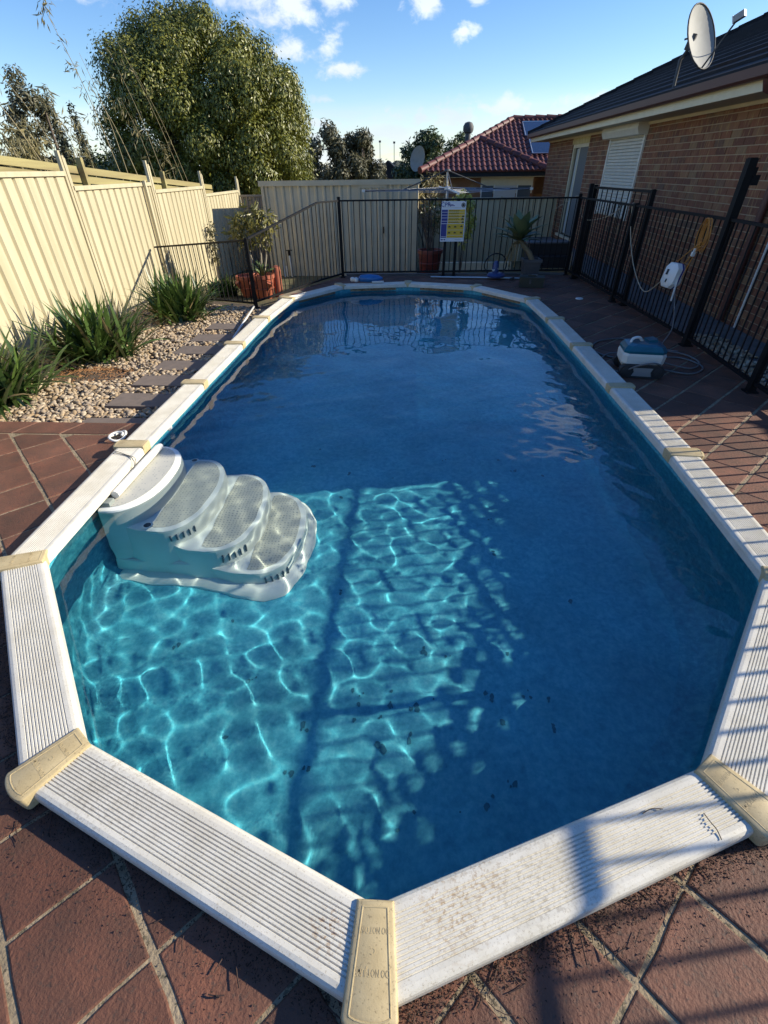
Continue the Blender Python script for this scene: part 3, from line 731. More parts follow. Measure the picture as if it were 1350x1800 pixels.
fm = MB(); fm.bar((-1.14, SY-.02, -.42), (-1.14, SY-.02, 1.40), .05, .03, up=(0, 1, 0)); fm.bar((-.55, SY-.02, -.42), (-.55, SY-.02, 1.40), .05, .03, up=(0, 1, 0)); fm.bar((-1.13, SY-.022, 1.36), (-.56, SY-.022, 1.36), .03, .05)
fm.build('door_frame', m_shed, dr)
hd = MB(); hd.bar((-.60, SY-.06, .47), (-.60, SY-.06, .60), .02, .02, up=(0, 1, 0)); hd.bar((-.60, SY-.06, .535), (-.60, SY-.01, .535), .02, .02); hd.build('door_handle', m_black, dr)
rfm = MB(); rfm.box(SX0-.05, SX1+.05, SY-.06, SY-.03, 1.385, 1.485); rfm.add([(SX0-.05, SY-.06, 1.487), (SX1+.05, SY-.06, 1.487), (SX1+.05, SY+2.3, 1.38), (SX0-.05, SY+2.3, 1.38)], [(0, 1, 2, 3)]); rfm.build('roof', m_shed, sh)
for x_ in (SX0+.02, SX1-.02): MB().bar((x_, SY-.03, -.42), (x_, SY-.03, 1.385), .06, .02, up=(0, 1, 0)).build('corner_trim', m_shed, sh)
MB().box(SX0-.02, SX1+.04, SY-.02, SY+2.2, -.6, -.425).build('plinth', m_concrete, sh)
# pipes and taps in front of the shed
pp = thing('standpipe', 'cluster of white plastic pipes with a tap against the shed foot', 'pipes', (-2.85, 10.6, -.45))
for x_, h_ in ((-2.98, .42), (-2.90, .30), (-2.80, .52)): MB().tube([(x_, 10.6, -.47), (x_-.02, 10.6, -.47+h_)], .022, 8).build('pipe', m_white, pp, smooth=True, angle=50)
tp = MB(); tp.lathe([(.03, 0), (.03, .08), (.015, .10)], (-2.82, 10.6, .05), 8); tp.bar((-2.90, 10.59, .15), (-2.74, 10.59, .16), .02, .02); tp.build('tap', m_black, pp)

# far boundary fence behind the clothesline
ff = thing('back_fence', 'cream steel back fence between the shed and the neighbouring house', 'fence', (2.3, 14.5, -.7))
for a, b_ in ((.2, 2.55), (2.6, 4.95), (4.98, 7.3)):
    rib_sheet((a, 14.5), (b_, 14.5), -.75, .94, (0, -1), .19, .03).build('fence_panel', m_cream, ff)
    MB().bar((a, 14.49, .95), (b_, 14.49, .95), .05, .05).build('fence_rail', m_cream, ff)
for x_ in (.17, 2.575, 4.965): MB().box(x_-.025, x_+.025, 14.45, 14.5, -.75, 1.0).build('fence_post', m_cream, ff)
tag(MB().box(.35, 2.6, 11.85, 12.0, -.55, -.30).build('sunlight_strip', mat('painted sunlight strip', (.68, .60, .40), .7)), 'painted sunlight strip lying in front of the back fence', 'edging')  # pale box with a strip of ground sunlight put into its colour

# ------------------------------------------------------------------ brick house on the right
def brick_mat():
    m = bpy.data.materials.new('mottled brown brick'); m.use_nodes = True; t = m.node_tree; L = t.links; b = t.nodes['Principled BSDF']
    g = t.nodes.new('ShaderNodeNewGeometry'); oi = t.nodes.new('ShaderNodeObjectInfo')
    a = t.nodes.new('ShaderNodeMath'); a.operation = 'ADD'; L.new(g.outputs['Random Per Island'], a.inputs[0]); L.new(oi.outputs['Random'], a.inputs[1])
    fr_ = t.nodes.new('ShaderNodeMath'); fr_.operation = 'FRACT'; L.new(a.outputs[0], fr_.inputs[0])
    r = t.nodes.new('ShaderNodeValToRGB'); els = r.color_ramp.elements; els[0].position = 0; els[0].color = (.19, .070, .036, 1); els[1].position = 1; els[1].color = (.27, .16, .08, 1)
    for p_, c_ in ((.25, (.24, .090, .043)), (.45, (.13, .052, .032)), (.62, (.21, .080, .042)), (.78, (.28, .135, .065)), (.9, (.15, .08, .05))): x = els.new(p_); x.color = (*c_, 1)
    L.new(fr_.outputs[0], r.inputs[0])
    mp = t.nodes.new('ShaderNodeMapping'); mp.inputs['Scale'].default_value = (1, 14, 2.5); L.new(g.outputs['Position'], mp.inputs[0])
    n = t.nodes.new('ShaderNodeTexNoise'); n.inputs['Scale'].default_value = 2.2; n.inputs['Detail'].default_value = 5; L.new(mp.outputs[0], n.inputs['Vector'])
    mr = t.nodes.new('ShaderNodeMapRange'); L.new(n.outputs[0], mr.inputs[0]); mr.inputs[1].default_value = .54; mr.inputs[2].default_value = .66
    x = t.nodes.new('ShaderNodeMix'); x.data_type = 'RGBA'; L.new(mr.outputs[0], x.inputs['Factor']); L.new(r.outputs[0], x.inputs['A']); x.inputs['B'].default_value = (.34, .20, .085, 1)
    L.new(x.outputs['Result'], b.inputs['Base Color']); b.inputs['Roughness'].default_value = .85
    bp = t.nodes.new('ShaderNodeBump'); bp.inputs['Distance'].default_value = .004; n2 = t.nodes.new('ShaderNodeTexNoise'); n2.inputs['Scale'].default_value = 60; L.new(g.outputs['Position'], n2.inputs['Vector']); L.new(n2.outputs[0], bp.inputs['Height']); L.new(bp.outputs[0], b.inputs['Normal'])
    return m
m_brick = brick_mat()
m_mortar = mat('pale mortar', (.46, .36, .24), .9, (.38, .29, .19), 8, bump=.002, bscale=80)
m_fascia = mat('cream painted fascia', (.72, .63, .43), .5, (.66, .57, .38), 5)
m_gutter = mat('brown gutter', (.10, .035, .025), .5)
m_rtile = mat('charcoal roof tile', (.016, .018, .024), .75, (.010, .012, .016), 5, bump=.003, bscale=30, rnd=.2, spec=.2)
m_shutter = mat('ivory shutter', (.72, .69, .60), .45, (.66, .63, .54), 6)
hs_ = thing('brick_house', 'brown brick house with charcoal tiled roof along the right side', 'house', (7, 9, 0))
WX = 4.15; WY0, WY1 = 2.30, 16.5; ZE = 2.28; BW, BH = .240, .086
openings = [(12.44, 13.84, .16, 2.30), (9.10, 10.90, .82, 2.12)]
# core walls: mortar face just behind the bricks
core = MB()
def quad_wall(mb, y0, y1, z0, z1, x_): mb.add([(x_, y0, z0), (x_, y1, z0), (x_, y1, z1), (x_, y0, z1)], [(0, 3, 2, 1)])
ysp = [WY0, 9.10, 10.90, 12.44, 13.84, WY1]; XM = WX+.008
quad_wall(core, WY0, 9.10, -.1, ZE, XM); quad_wall(core, 10.90, 12.44, -.1, ZE, XM); quad_wall(core, 13.84, WY1, -.1, ZE, XM)
quad_wall(core, 9.10, 10.90, -.1, .82, XM); quad_wall(core, 12.44, 13.84, -.1, .16, XM)
core.add([(XM, WY0, -.1), (12.8, WY0+1.525, -.1), (12.8, WY0+1.525, ZE), (XM, WY0, ZE)], [(0, 1, 2, 3)])       # unseen near wall, slanted along the sun to shape its shadow
core.add([(12.8, WY0+1.525, -.1), (12.8, WY1, -.1), (12.8, WY1, ZE), (12.8, WY0+1.525, ZE)], [(0, 1, 2, 3)])
core.add([(12.8, WY1, -.1), (XM, WY1, -.1), (XM, WY1, ZE), (12.8, WY1, ZE)], [(0, 1, 2, 3)])
for (y0, y1, z0, z1) in openings:
    core.add([(XM, y0, z0), (XM+.12, y0, z0), (XM+.12, y0, z1), (XM, y0, z1)], [(0, 1, 2, 3)]); core.add([(XM, y1, z0), (XM+.12, y1, z0), (XM+.12, y1, z1), (XM, y1, z1)], [(3, 2, 1, 0)])
    core.add([(XM, y0, z0), (XM, y1, z0), (XM+.12, y1, z0), (XM+.12, y0, z0)], [(0, 1, 2, 3)])
cw_ = core.build('brick_wall', m_mortar, hs_)
bl = []
for c in range(27):
    z0 = -.04+c*BH; y = WY0-(.12 if c % 2 else 0)
    while y < WY1-.02:
        a, b_ = max(y+.005, WY0), min(y+BW-.005, WY1)
        segs = [(a, b_)]
        for (oy0, oy1, oz0, oz1) in openings:
            if z0+.076 > oz0 and z0 < oz1:
                ns = []
                for s0, s1 in segs:
                    if s1 <= oy0 or s0 >= oy1: ns.append((s0, s1))
                    else:
                        if s0 < oy0: ns.append((s0, oy0))
                        if s1 > oy1: ns.append((oy1, s1))
                segs = ns
        for s0, s1 in segs:
            if s1-s0 > .03: bl.append((s0, s1, z0, min(z0+.076, ZE)))
        y += BW
full = MB().box(-.012, .09, -.115, .115, -.038, .038).mesh('brick', m_brick)
vis = sorted([b_ for b_ in bl if b_[0] > 4.05 and b_[3] > .05], key=lambda b_: b_[0])
near = [b_ for b_ in vis if abs(b_[1]-b_[0]-.23) < 1e-4][:300]; ns_ = set(near); rest = MB()
for b_ in bl:
    if b_ in ns_: put('brick', full, cw_, loc=(WX+.012+random.uniform(-.002, .002), (b_[0]+b_[1])/2, (b_[2]+b_[3])/2))
    else: rest.box(WX+random.uniform(-.002, .002), WX+.09, b_[0], b_[1], b_[2], b_[3])
tag(rest.build('far_bricks', m_brick, cw_), kind='stuff')
# door with fly screen
dy0, dy1 = 12.44, 13.84
door = MB().box(WX+.07, WX+.10, dy0, dy1, .16, 2.11).build('glass_door', mat('dark glass', (.05, .055, .055), .12, (.07, .07, .065), 3), hs_)
fr_ = MB(); fr_.box(WX+.02, WX+.07, dy1-.10, dy1, .16, 2.11); fr_.box(WX+.02, WX+.07, dy0, dy0+.06, .16, 2.11); fr_.box(WX+.02, WX+.07, dy0+.06, dy1-.1, 2.04, 2.11); fr_.box(WX+.03, WX+.068, dy1-.62, dy1-.55, .16, 2.04); fr_.build('door_frame', m_fascia, door)
MB().box(WX+.035, WX+.05, dy0+.06, dy1-.62, .18, 2.04).build('fly_screen', mat('grey fly screen', (.16, .16, .15), .8), door)
MB().box(WX+.04, WX+.055, dy1-.52, dy1-.36, .2, 2.02).build('curtain', mat('pale curtain', (.5, .5, .45), .8), door)
MB().box(WX-.01, WX+.03, dy0-.02, dy1+.02, 2.11, 2.275).build('door_head_panel', mat('yellowed head panel', (.62, .50, .22), .6, (.52, .40, .16), 6), hs_)
MB().box(WX-.05, WX+.07, dy0-.05, dy1+.05, .10, .16).build('door_sill', m_fascia, hs_)
# roller shutter: slats one by one
shf = MB().box(WX+.02, WX+.03, 9.10, 10.90, .82, 2.12).build('roller_shutter', m_shutter, hs_)
for y_ in (9.10, 10.90): MB().box(WX-.03, WX+.02, y_-.03, y_+.03, .80, 2.12).build('guide_rail', m_shutter, shf)
z = .83
while z < 2.09:
    MB().add([(WX+.018, 9.13, z), (WX-.006, 9.13, z+.010), (WX-.012, 9.13, z+.038), (WX+.006, 9.13, z+.050), (WX+.018, 10.87, z), (WX-.006, 10.87, z+.010), (WX-.012, 10.87, z+.038), (WX+.006, 10.87, z+.050)],
             [(0, 1, 5, 4), (1, 2, 6, 5), (2, 3, 7, 6)]).build('slat', m_shutter, shf); z += .052
MB().add([(WX, 9.05, 2.30), (WX-.19, 9.05, 2.30), (WX-.20, 9.05, 2.20), (WX-.16, 9.05, 2.11), (WX, 9.05, 2.10), (WX, 11.0, 2.30), (WX-.19, 11.0, 2.30), (WX-.20, 11.0, 2.20), (WX-.16, 11.0, 2.11), (WX, 11.0, 2.10)],
         [(0, 1, 2, 3, 4), (9, 8, 7, 6, 5), (1, 0, 5, 6), (2, 1, 6, 7), (3, 2, 7, 8), (4, 3, 8, 9)]).build('shutter_box', m_shutter, hs_)
# eaves
MB().box(3.70, WX+.02, WY0-.02, 17.0, 2.275, 2.29).build('soffit', mat('soffit board', (.50, .46, .34), .7), hs_)
MB().box(WX-.03, WX-.001, WY0, WY1, 2.235, 2.274).build('wall_moulding', m_fascia, hs_)
MB().box(3.675, 3.70, WY0-.02, 17.03, 2.275, 2.40).build('fascia', m_fascia, hs_)
gt = MB(); gp = [(3.674, 2.475), (3.674, 2.372), (3.60, 2.368), (3.565, 2.39), (3.56, 2.475), (3.575, 2.478), (3.58, 2.40), (3.66, 2.39), (3.66, 2.475)]
for y_ in (WY0-.02, 17.1): gt.v += [(x_, y_, z_) for x_, z_ in gp]
k = len(gp); gt.f = [(i, (i+1)%k, k+(i+1)%k, k+i) for i in range(k)]; gt.build('gutter', m_gutter, hs_)
dp = MB(); dp.tube([(3.64, 4.92, 2.37), (3.66, 4.92, 2.30), (4.08, 4.92, 2.15), (4.10, 4.92, 2.05), (4.10, 4.92, .02)], .042, 8); dp.build('downpipe', m_gutter, hs_, smooth=True, angle=60)
MB().tube([(4.135, 4.63, .0), (4.135, 4.63, 1.9)], .012, 6).build('conduit', m_white, hs_)
# roof: slope towards the pool in tile courses, hip at the far end
PT = math.tan(R(23.5)); XE, YE, ZG = 3.60, 17.06, 2.46; XR = 8.45
def rz(x_): return ZG+(x_-XE)*PT
roof = MB()
yr = YE-(XR-XE); zr = rz(XR)
sl0 = .176  # unseen near roof edge slants with the wall, for the same shadow line
roof.add([(XE, WY0, ZG-.03), (XE, YE, ZG-.03), (XR, yr, zr-.03), (XR, WY0+(XR-WX)*sl0, zr-.03)], [(0, 3, 2, 1)])
roof.add([(XE, YE, ZG-.03), (2*XR-XE, YE, ZG-.03), (XR, yr, zr-.03)], [(0, 1, 2)])
roof.add([(2*XR-XE, YE, ZG-.03), (2*XR-XE, WY0+(2*XR-XE-WX)*sl0, ZG-.03), (XR, WY0+(XR-WX)*sl0, zr-.03), (XR, yr, zr-.03)], [(0, 1, 2, 3)])
roof.add([(WX, WY0+.005, ZE), (12.8, WY0+1.53, ZE), (XR, WY0+(XR-WX)*sl0+.005, zr-.04)], [(0, 1, 2)])
rf_ = roof.build('roof', m_rtile, hs_)
step = .30; i = 0; x_ = XE
while x_ < XR-.05:
    x2 = min(x_+step, XR); ya = WY0+max(0, (x_-WX))*sl0; yb = YE-(x_-XE)-.02
    z1, z2 = rz(x_), rz(x2)
    MB().add([(x_-.02, ya, z1+.0), (x_-.02, yb, z1+.0), (x_-.02, ya, z1+.045), (x_-.02, yb, z1+.045), (x2+.01, ya, z2+.018), (x2+.01, yb-.28, z2+.018)],
             [(0, 2, 3, 1), (2, 4, 5, 3), (1, 3, 5)]).build('tile_course', m_rtile, rf_)
    x_ += step
hp = MB(); kk = 16
for j in range(kk):
    t0, t1 = j/kk*(XR-XE), (j+1.06)/kk*(XR-XE)
    a = Vector((XE+t0, YE-t0, rz(XE+t0)+.05)); b_ = Vector((XE+t1, YE-t1, rz(XE+t1)+.035)); MB().bar(a, b_, .19, .07).build('hip_cap', m_rtile, rf_)
MB().bar((XR, yr, zr+.03), (XR, WY0+(XR-WX)*sl0, zr+.03), .2, .08).build('ridge_cap', m_rtile, rf_)
# concrete path against the wall and pale stones
tag(MB().box(3.43, 4.15, 2.2, 16.9, -.2, -.008).build('house_path', m_concrete), kind='structure')
# satellite dish on its pole
ds = thing('satellite_dish', 'large grey satellite dish on a pole at the house gutter', 'satellite dish', (3.75, 7.4, 2.52))
nv = Vector((.55, -.75, .37)).normalized(); up = Vector((0, 0, 1)); sx = up.cross(nv).normalized(); uy = nv.cross(sx)
DC = Vector((3.90, 7.36, 3.055)); Mx = Matrix((sx, uy, nv)).transposed(); dsh = MB()
pr = [(.0, -.085)]+[(.36*k/7, -.085+.085*(k/7)**2) for k in range(1, 8)]
prb = [(r_, z_-.008) for r_, z_ in pr]
full_ = pr[::-1]+prb
vs = []; nn = 32
for r_, z_ in pr:
    for a in range(nn): vs.append(DC+Mx@Vector((r_*.94*math.cos(2*math.pi*a/nn), r_*math.sin(2*math.pi*a/nn), z_)))
fs = [(i*nn+a, i*nn+(a+1)%nn, (i+1)*nn+(a+1)%nn, (i+1)*nn+a) for i in range(len(pr)-1) for a in range(nn)]
dsh.add(vs, fs); vs2 = [Vector(v_)-nv*.01 for v_ in vs]; dsh.add(vs2, [f[::-1] for f in fs])
m_dish = mat('dish grey', (.36, .36, .33), .7, (.32, .32, .29), 9, speck=(40, .68, (.3, .3, .28), .5))
dsh.build('reflector', m_dish, ds, smooth=True)
rim = MB(); rim.tube([DC+Mx@Vector((.36*.94*math.cos(R(a)), .36*math.sin(R(a)), 0)) for a in range(0, 361, 12)], .010, 6, cap=False); rim.build('rim', m_greypot, ds, smooth=True)
bk = DC-nv*.10
pl_ = MB(); pl_.tube([(3.72, 7.40, 2.50), (3.76, 7.52, 2.85), (bk.x-.03, bk.y+.03, bk.z-.06), (bk.x, bk.y, bk.z)], .022, 8); pl_.build('mast', m_greypot, ds, smooth=True, angle=60)
MB().bar(bk+Vector((-.05, .02, -.08)), bk+Vector((-.02, .0, .08)), .06, .08).bar(bk+Vector((-.12, .03, .03)), bk+Vector((-.02, .02, .05)), .02, .02).build('bracket', m_greypot, ds)
LN = DC+nv*.50+Vector((-.02, .02, -.06))
ar = MB(); ar.tube([DC+Mx@Vector((0, -.35, -.01)), LN], .012, 6); ar.tube([DC+Mx@Vector((.3, -.15, -.01)), LN+Vector((0, 0, .01))], .006, 6); ar.build('feed_arm', m_greypot, ds)
ln = MB(); ln.bar(LN+nv*.06, LN-nv*.06, .06, .07); ln.build('receiver_head', mat('receiver grey', (.30, .31, .31), .5), ds)
MB().bar(LN-nv*.062, LN-nv*.075, .065, .075).build('receiver_cover', m_white, ds)

# ------------------------------------------------------------------ gravel bed, steppers, strappy plants
ST = MB().prism([(-2.82, -.16), (-1.955, -.16), (-1.955, .16), (-2.82, .16)], -.155, -.112, bev=.004).mesh('stepping_stone', m_slab)
words = ['nearest', 'second', 'third', 'fourth', 'fifth', 'sixth', 'seventh']
for k in range(7):
    yc = 1.905+.525*k
    o = put('stepping_stone', ST, loc=(random.uniform(-.015, .015), yc, random.uniform(-.003, .003)), rot=(0, 0, R(random.uniform(-.8, .8))))
    tag(o, f'brown concrete stepping stone in the gravel, {words[k]} from the red pavers', 'stepping stone', 'stepping stones beside the pool')
def pebbles():
    rs = np.random.default_rng(21); base = MB().lathe([(.35, -.8), (.85, -.45), (1, 0), (.85, .45), (.35, .8)], n=7); bv = np.array(base.v); bf = base.f
    V = []; F = []; nb = len(bv); cnt = 0
    def drop(x, y, s, z):
        nonlocal cnt
        a = rs.uniform(0, 6.28); t1, t2 = rs.normal(0, .3), rs.normal(0, .3)
        sc = np.array([s*rs.uniform(.8, 1.5), s*rs.uniform(.65, 1.0), s*rs.uniform(.4, .7)])
        p = bv*sc*(1+rs.normal(0, .07, (nb, 1)))
        ca, sa = math.cos(a), math.sin(a); M = np.array([[ca, -sa, 0], [sa, ca, 0], [0, 0, 1]])@np.array([[1, 0, t1], [0, 1, t2], [-t1, -t2, 1]])
        V.append(p@M.T+np.array([x, y, z])); F.extend([tuple(i+cnt*nb for i in f) for f in bf]); cnt += 1
    for _ in range(12500):
        y = 1.72+rs.uniform(0, 1)**1.25*4.7; x = rs.uniform(-4.40, -1.98)
        if y > 6.15+max(0, (-2.4-x))*.5: continue
        k = round((y-1.905)/.525); 
        if 0 <= k < 7 and abs(y-1.905-.525*k) < .165 and x > -2.835: continue
        if (x+3.45)**2/.20+(y-3.15)**2/.05 < 1: continue
        drop(x, y, rs.uniform(.013, .030), -.135+rs.uniform(-.006, .020))
    for _ in range(420):                       # pale stones by the house-side fence
        drop(rs.uniform(3.30, 3.75), rs.uniform(1.9, 4.3), rs.uniform(.018, .034), .006)
    return np.concatenate(V), F
pv, pf = pebbles()
def pebble_mat():
    m = bpy.data.materials.new('river pebbles'); m.use_nodes = True; t = m.node_tree; L = t.links; b = t.nodes['Principled BSDF']; g = t.nodes.new('ShaderNodeNewGeometry')
    r = t.nodes.new('ShaderNodeValToRGB'); els = r.color_ramp.elements; els[0].position = 0; els[0].color = (.33, .225, .12, 1); els[1].position = 1; els[1].color = (.55, .45, .31, 1)
    for p_, c_ in ((.2, (.40, .29, .17)), (.4, (.33, .26, .19)), (.55, (.46, .34, .20)), (.7, (.24, .18, .13)), (.85, (.48, .38, .26))): x = els.new(p_); x.color = (*c_, 1)
    L.new(g.outputs['Random Per Island'], r.inputs[0]); L.new(r.outputs[0], b.inputs['Base Color']); b.inputs['Roughness'].default_value = .8; return m
me = bpy.data.meshes.new('gravel'); me.from_pydata(pv, [], pf); me.materials.append(pebble_mat()); me.polygons.foreach_set('use_smooth', [True]*len(me.polygons)); me.update()
tag(put('gravel', me), 'tan and cream river pebbles filling the garden bed', 'gravel', kind='stuff')
gb_ = []; 
tag(MB().add([(-4.45, 1.70, -.146), (-1.9, 1.70, -.146), (-1.9, 6.3, -.146), (-4.45, 7.2, -.146)], [(0, 1, 2, 3)]).build('gravel_bed', m_soil), kind='structure')
# mulch patch of orange straw
mu = MB(); rr = random.Random(8)
for k in range(420):
    a = rr.uniform(0, 6.28); r_ = math.sqrt(rr.random()); x_, y_ = -3.45+.50*r_*math.cos(a), 3.16+.24*r_*math.sin(a); an = rr.uniform(0, 3.14); l_ = rr.uniform(.02, .06)
    z_ = -.135+.03*(1-r_)+rr.uniform(0, .02); mu.bar((x_, y_, z_), (x_+l_*math.cos(an), y_+l_*math.sin(an), z_+rr.uniform(-.008, .012)), .004, .003)
tag(mu.build('straw_mulch', mat('orange straw', (.36, .18, .075), .9, island=.35)), 'patch of orange straw mulch in front of the big strappy plant', 'mulch', kind='stuff')

m_strap = leafmat('strappy leaf', (.028, .062, .016), (.10, .16, .035), .35, .14)
m_strapdry = leafmat('dry strappy leaf', (.22, .17, .07), (.30, .22, .10), .7, .2)
def strappy(label, c, h, spread, nb, seed, dry=0.04, wid=.058):
    t = thing('strappy_plant', label, 'plant', c, 'strappy plants along the cream fence'); rs = random.Random(seed); green = MB(); old = MB()
    for k in range(nb):
        a = rs.uniform(0, 6.283); lean = rs.random()**.6; L_ = h*rs.uniform(.7, 1.12)
        bx, by = c[0]+rs.gauss(0, spread*.16), c[1]+rs.gauss(0, spread*.16)
        out = Vector((math.cos(a), math.sin(a), 0)); side = Vector((-out.y, out.x, 0))
        el0 = R(88-lean*62+rs.uniform(-6, 6)); bend = R(rs.uniform(4, 36)*(.4+lean)); p = Vector((bx, by, c[2])); w = wid*rs.uniform(.7, 1.15); pts = []
        ns = 6
        for j in range(ns+1):
            u = j/ns; pts.append((p.copy(), w*(.55+.9*u if u < .35 else .87*(1-((u-.35)/.65)**1.7)+.02), ))
            e_ = el0-bend*u*u*1.5; p = p+(out*math.cos(e_)+Vector((0, 0, 1))*math.sin(e_))*(L_/ns)
        tw_ = rs.uniform(-.5, .5); vs = []; fs = []
        for j, (q, ww) in enumerate(pts):
            s2 = (side*math.cos(tw_*j/ns)+Vector((0, 0, 1))*math.sin(tw_*j/ns))*ww*.5
            vs += [q-s2, q-Vector((0, 0, ww*.16)), q+s2]
        for j in range(ns): fs += [(3*j, 3*j+1, 3*j+4, 3*j+3), (3*j+1, 3*j+2, 3*j+5, 3*j+4)]
        (old if rs.random() < dry else green).add(vs, fs)
    green.build('leaf_clump', m_strap, t, smooth=True); old.build('dry_leaves', m_strapdry, t, smooth=True)
    MB().lathe([(.08, -.05), (.10, 0), (.07, .06), (.03, .10)], c, 8).build('crown_base', m_strapdry, t)
    return t
strappy('large strappy green plant spilling over the straw mulch, biggest of the row', (-3.68, 3.80, -.13), .74, 1.05, 340, 1)
strappy('strappy green plant just in front of the low black fence', (-3.38, 5.55, -.15), .74, .95, 330, 2)
strappy('strappy green plant cut by the left edge, nearest the camera', (-3.98, 2.30, -.13), .74, 1.05, 340, 3)
strappy('small strappy plant behind the low black fence beside the terracotta pot', (-3.45, 7.75, -.25), .40, .6, 160, 4)

# ------------------------------------------------------------------ foliage generator
def leaf_cloud(name, clumps, n, size, m, parent, seed, droop=.45, asp=.42, shell=.55):
    """leaf-sized diamond faces scattered through clump spheres; clumps: (x,y,z,r) or (x,y,z,rx,ry,rz)"""
    rs = np.random.default_rng(seed); C = np.array([(c[0], c[1], c[2], c[3], c[4] if len(c) > 4 else c[3], c[5] if len(c) > 5 else c[3]) for c in clumps])
    w = (C[:, 3]*C[:, 5]); w = w/w.sum(); idx = rs.choice(len(C), n, p=w)
    d = rs.normal(size=(n, 3)); d /= np.linalg.norm(d, axis=1, keepdims=True)
    rad = shell+(1-shell)*rs.random(n)**.6; rad *= 1+.16*rs.normal(size=n)
    P = C[idx, :3]+d*C[idx, 3:6]*rad[:, None]
    tip = rs.normal(size=(n, 3))*.5; tip[:, 2] -= droop; tip -= d*((tip*d).sum(1, keepdims=True))*.75; tip += d*.12; tip /= np.linalg.norm(tip, axis=1, keepdims=True)
    s = np.cross(tip, d+rs.normal(size=(n, 3))*.38); s /= (np.linalg.norm(s, axis=1, keepdims=True)+1e-6)
    L_ = size*rs.uniform(.65, 1.35, n)[:, None]; nrm = np.cross(tip, s)
    v = np.stack([P, P+tip*L_*.45+s*L_*asp*.5+nrm*L_*.06, P+tip*L_, P+tip*L_*.45-s*L_*asp*.5+nrm*L_*.06], 1).reshape(-1, 3)
    f = np.arange(4*n).reshape(n, 4)
    return put(name, npmesh(name, v, f, m), parent)
def limbs(name, base, tops, r0, m, parent, seed=0, n=7):
    rs = random.Random(seed); mb = MB(); b = Vector(base)
    for t in tops:
        t = Vector(t); mid = b.lerp(t, .45)+Vector((rs.uniform(-.12, .12), rs.uniform(-.12, .12), .1))*(t-b).length*.5; pts = catmull([b, mid, t], 4); k = len(pts)
        mb.tube(pts, [r0*(1-.82*i/(k-1)) for i in range(k)], n)
    return mb.build(name, m, parent, smooth=True)
def crown(c, rx, ry, rz, nclump, cr, seed, lower=-.75):
    rs = random.Random(seed); out = []
    while len(out) < nclump:
        a = rs.uniform(0, 6.283); z = rs.uniform(lower, 1); r_ = math.sqrt(max(0, 1-z*z)); k = rs.uniform(.80, 1.0)
        s = cr*rs.uniform(.7, 1.3); out.append((c[0]+rx*r_*math.cos(a)*k, c[1]+ry*r_*math.sin(a)*k, c[2]+rz*z*k, s, s, s*1.15))
    return out
def tree(name, label, base, clumps, n, size, m, seed, cat='tree', group=None, trunk=.2, tops=None, droop=.45, asp=.42, mb_=None):
    t = thing(name, label, cat, base, group)
    if tops is None: tops = [c[:3] for c in random.Random(seed).sample(clumps, min(7, len(clumps)))]
    limbs('trunk', base, tops, trunk, mb_ or m_bark, t, seed)
    leaf_cloud('crown', clumps, n, size, m, t, seed, droop, asp)
    return t
m_big = leafmat('glossy yellow green leaf', (.040, .062, .010), (.24, .235, .035), .42, .10)
m_gum = leafmat('grey olive gum leaf', (.050, .058, .028), (.13, .115, .055), .5, .15)
m_dkgreen = leafmat('dark green leaf', (.028, .050, .014), (.085, .105, .025), .45, .18)
m_bamboo = leafmat('dry bamboo leaf', (.13, .12, .045), (.30, .25, .11), .55, .25)
m_cyp = leafmat('dark cypress', (.018, .026, .012), (.045, .05, .022), .7, .05)
big = crown((-6.65, 16.6, 2.3), 2.5, 2.4, 3.1, 150, .48, 5)+crown((-4.75, 16.2, 2.0), 1.40, 1.8, 2.7, 85, .42, 6)+crown((-7.45, 16.4, 1.9), 1.45, 1.9, 2.4, 60, .42, 9)
big += [(-6.5, 16.6, 2.2, 1.3, 1.2, 1.5), (-4.9, 16.3, 1.9, .6, .8, 1.2)]
tree('large_tree', 'huge rounded yellow-green leafy tree behind the cream fence', (-6.2, 16.6, -.6), big, 300000, .085, m_big, 5, trunk=.3, droop=.75, asp=.5)
tree('gum_tree', 'olive gum tree with forked crown beyond the shed, tallest of the distant trees', (-6.4, 45, -4.0), crown((-6.9, 45, 1.9), 1.5, 1.4, 2.2, 26, .55, 11, -1)+crown((-5.2, 44.5, 1.0), 1.2, 1.1, 1.7, 18, .5, 12, -1), 9000, .30, m_gum, 11, group='distant gum trees', trunk=.22)
tree('gum_tree', 'olive gum tree with a high loose crown right of the tallest distant gum', (-3.9, 46, -4.0), crown((-4.4, 46, 3.1), .95, .9, .95, 15, .42, 13, -1)+crown((-3.5, 46, 1.1), 1.0, .9, 1.5, 16, .45, 14, -1), 6500, .28, m_gum, 13, group='distant gum trees', trunk=.2)
tree('distant_shrub', 'small grey-green shrub rising just over the left end of the shed roof', (-5.3, 22, -1), crown((-4.9, 22, 1.2), .9, .7, .75, 14, .3, 15, -1), 2600, .18, m_gum, 15, cat='shrub', trunk=.08)
tree('round_tree', 'round dark green tree rising behind the red roof corner', (1.0, 29, -1.5), crown((.95, 29, 1.3), 1.55, 1.4, 1.75, 34, .45, 17, -.9)+crown((-.3, 28.6, .9), .7, .7, .95, 10, .35, 18, -1)+[(1.0, 29, 1.2, 1.2, 1.1, 1.3)], 13000, .19, m_dkgreen, 17, trunk=.18)
tree('hedge_tree', 'leafy tree peeking over the tiled roof ridge of the red house', (2.4, 31, -1), crown((2.6, 31, 2.0), .9, .8, 1.0, 14, .4, 19, -1), 3500, .19, m_dkgreen, 19, trunk=.12)
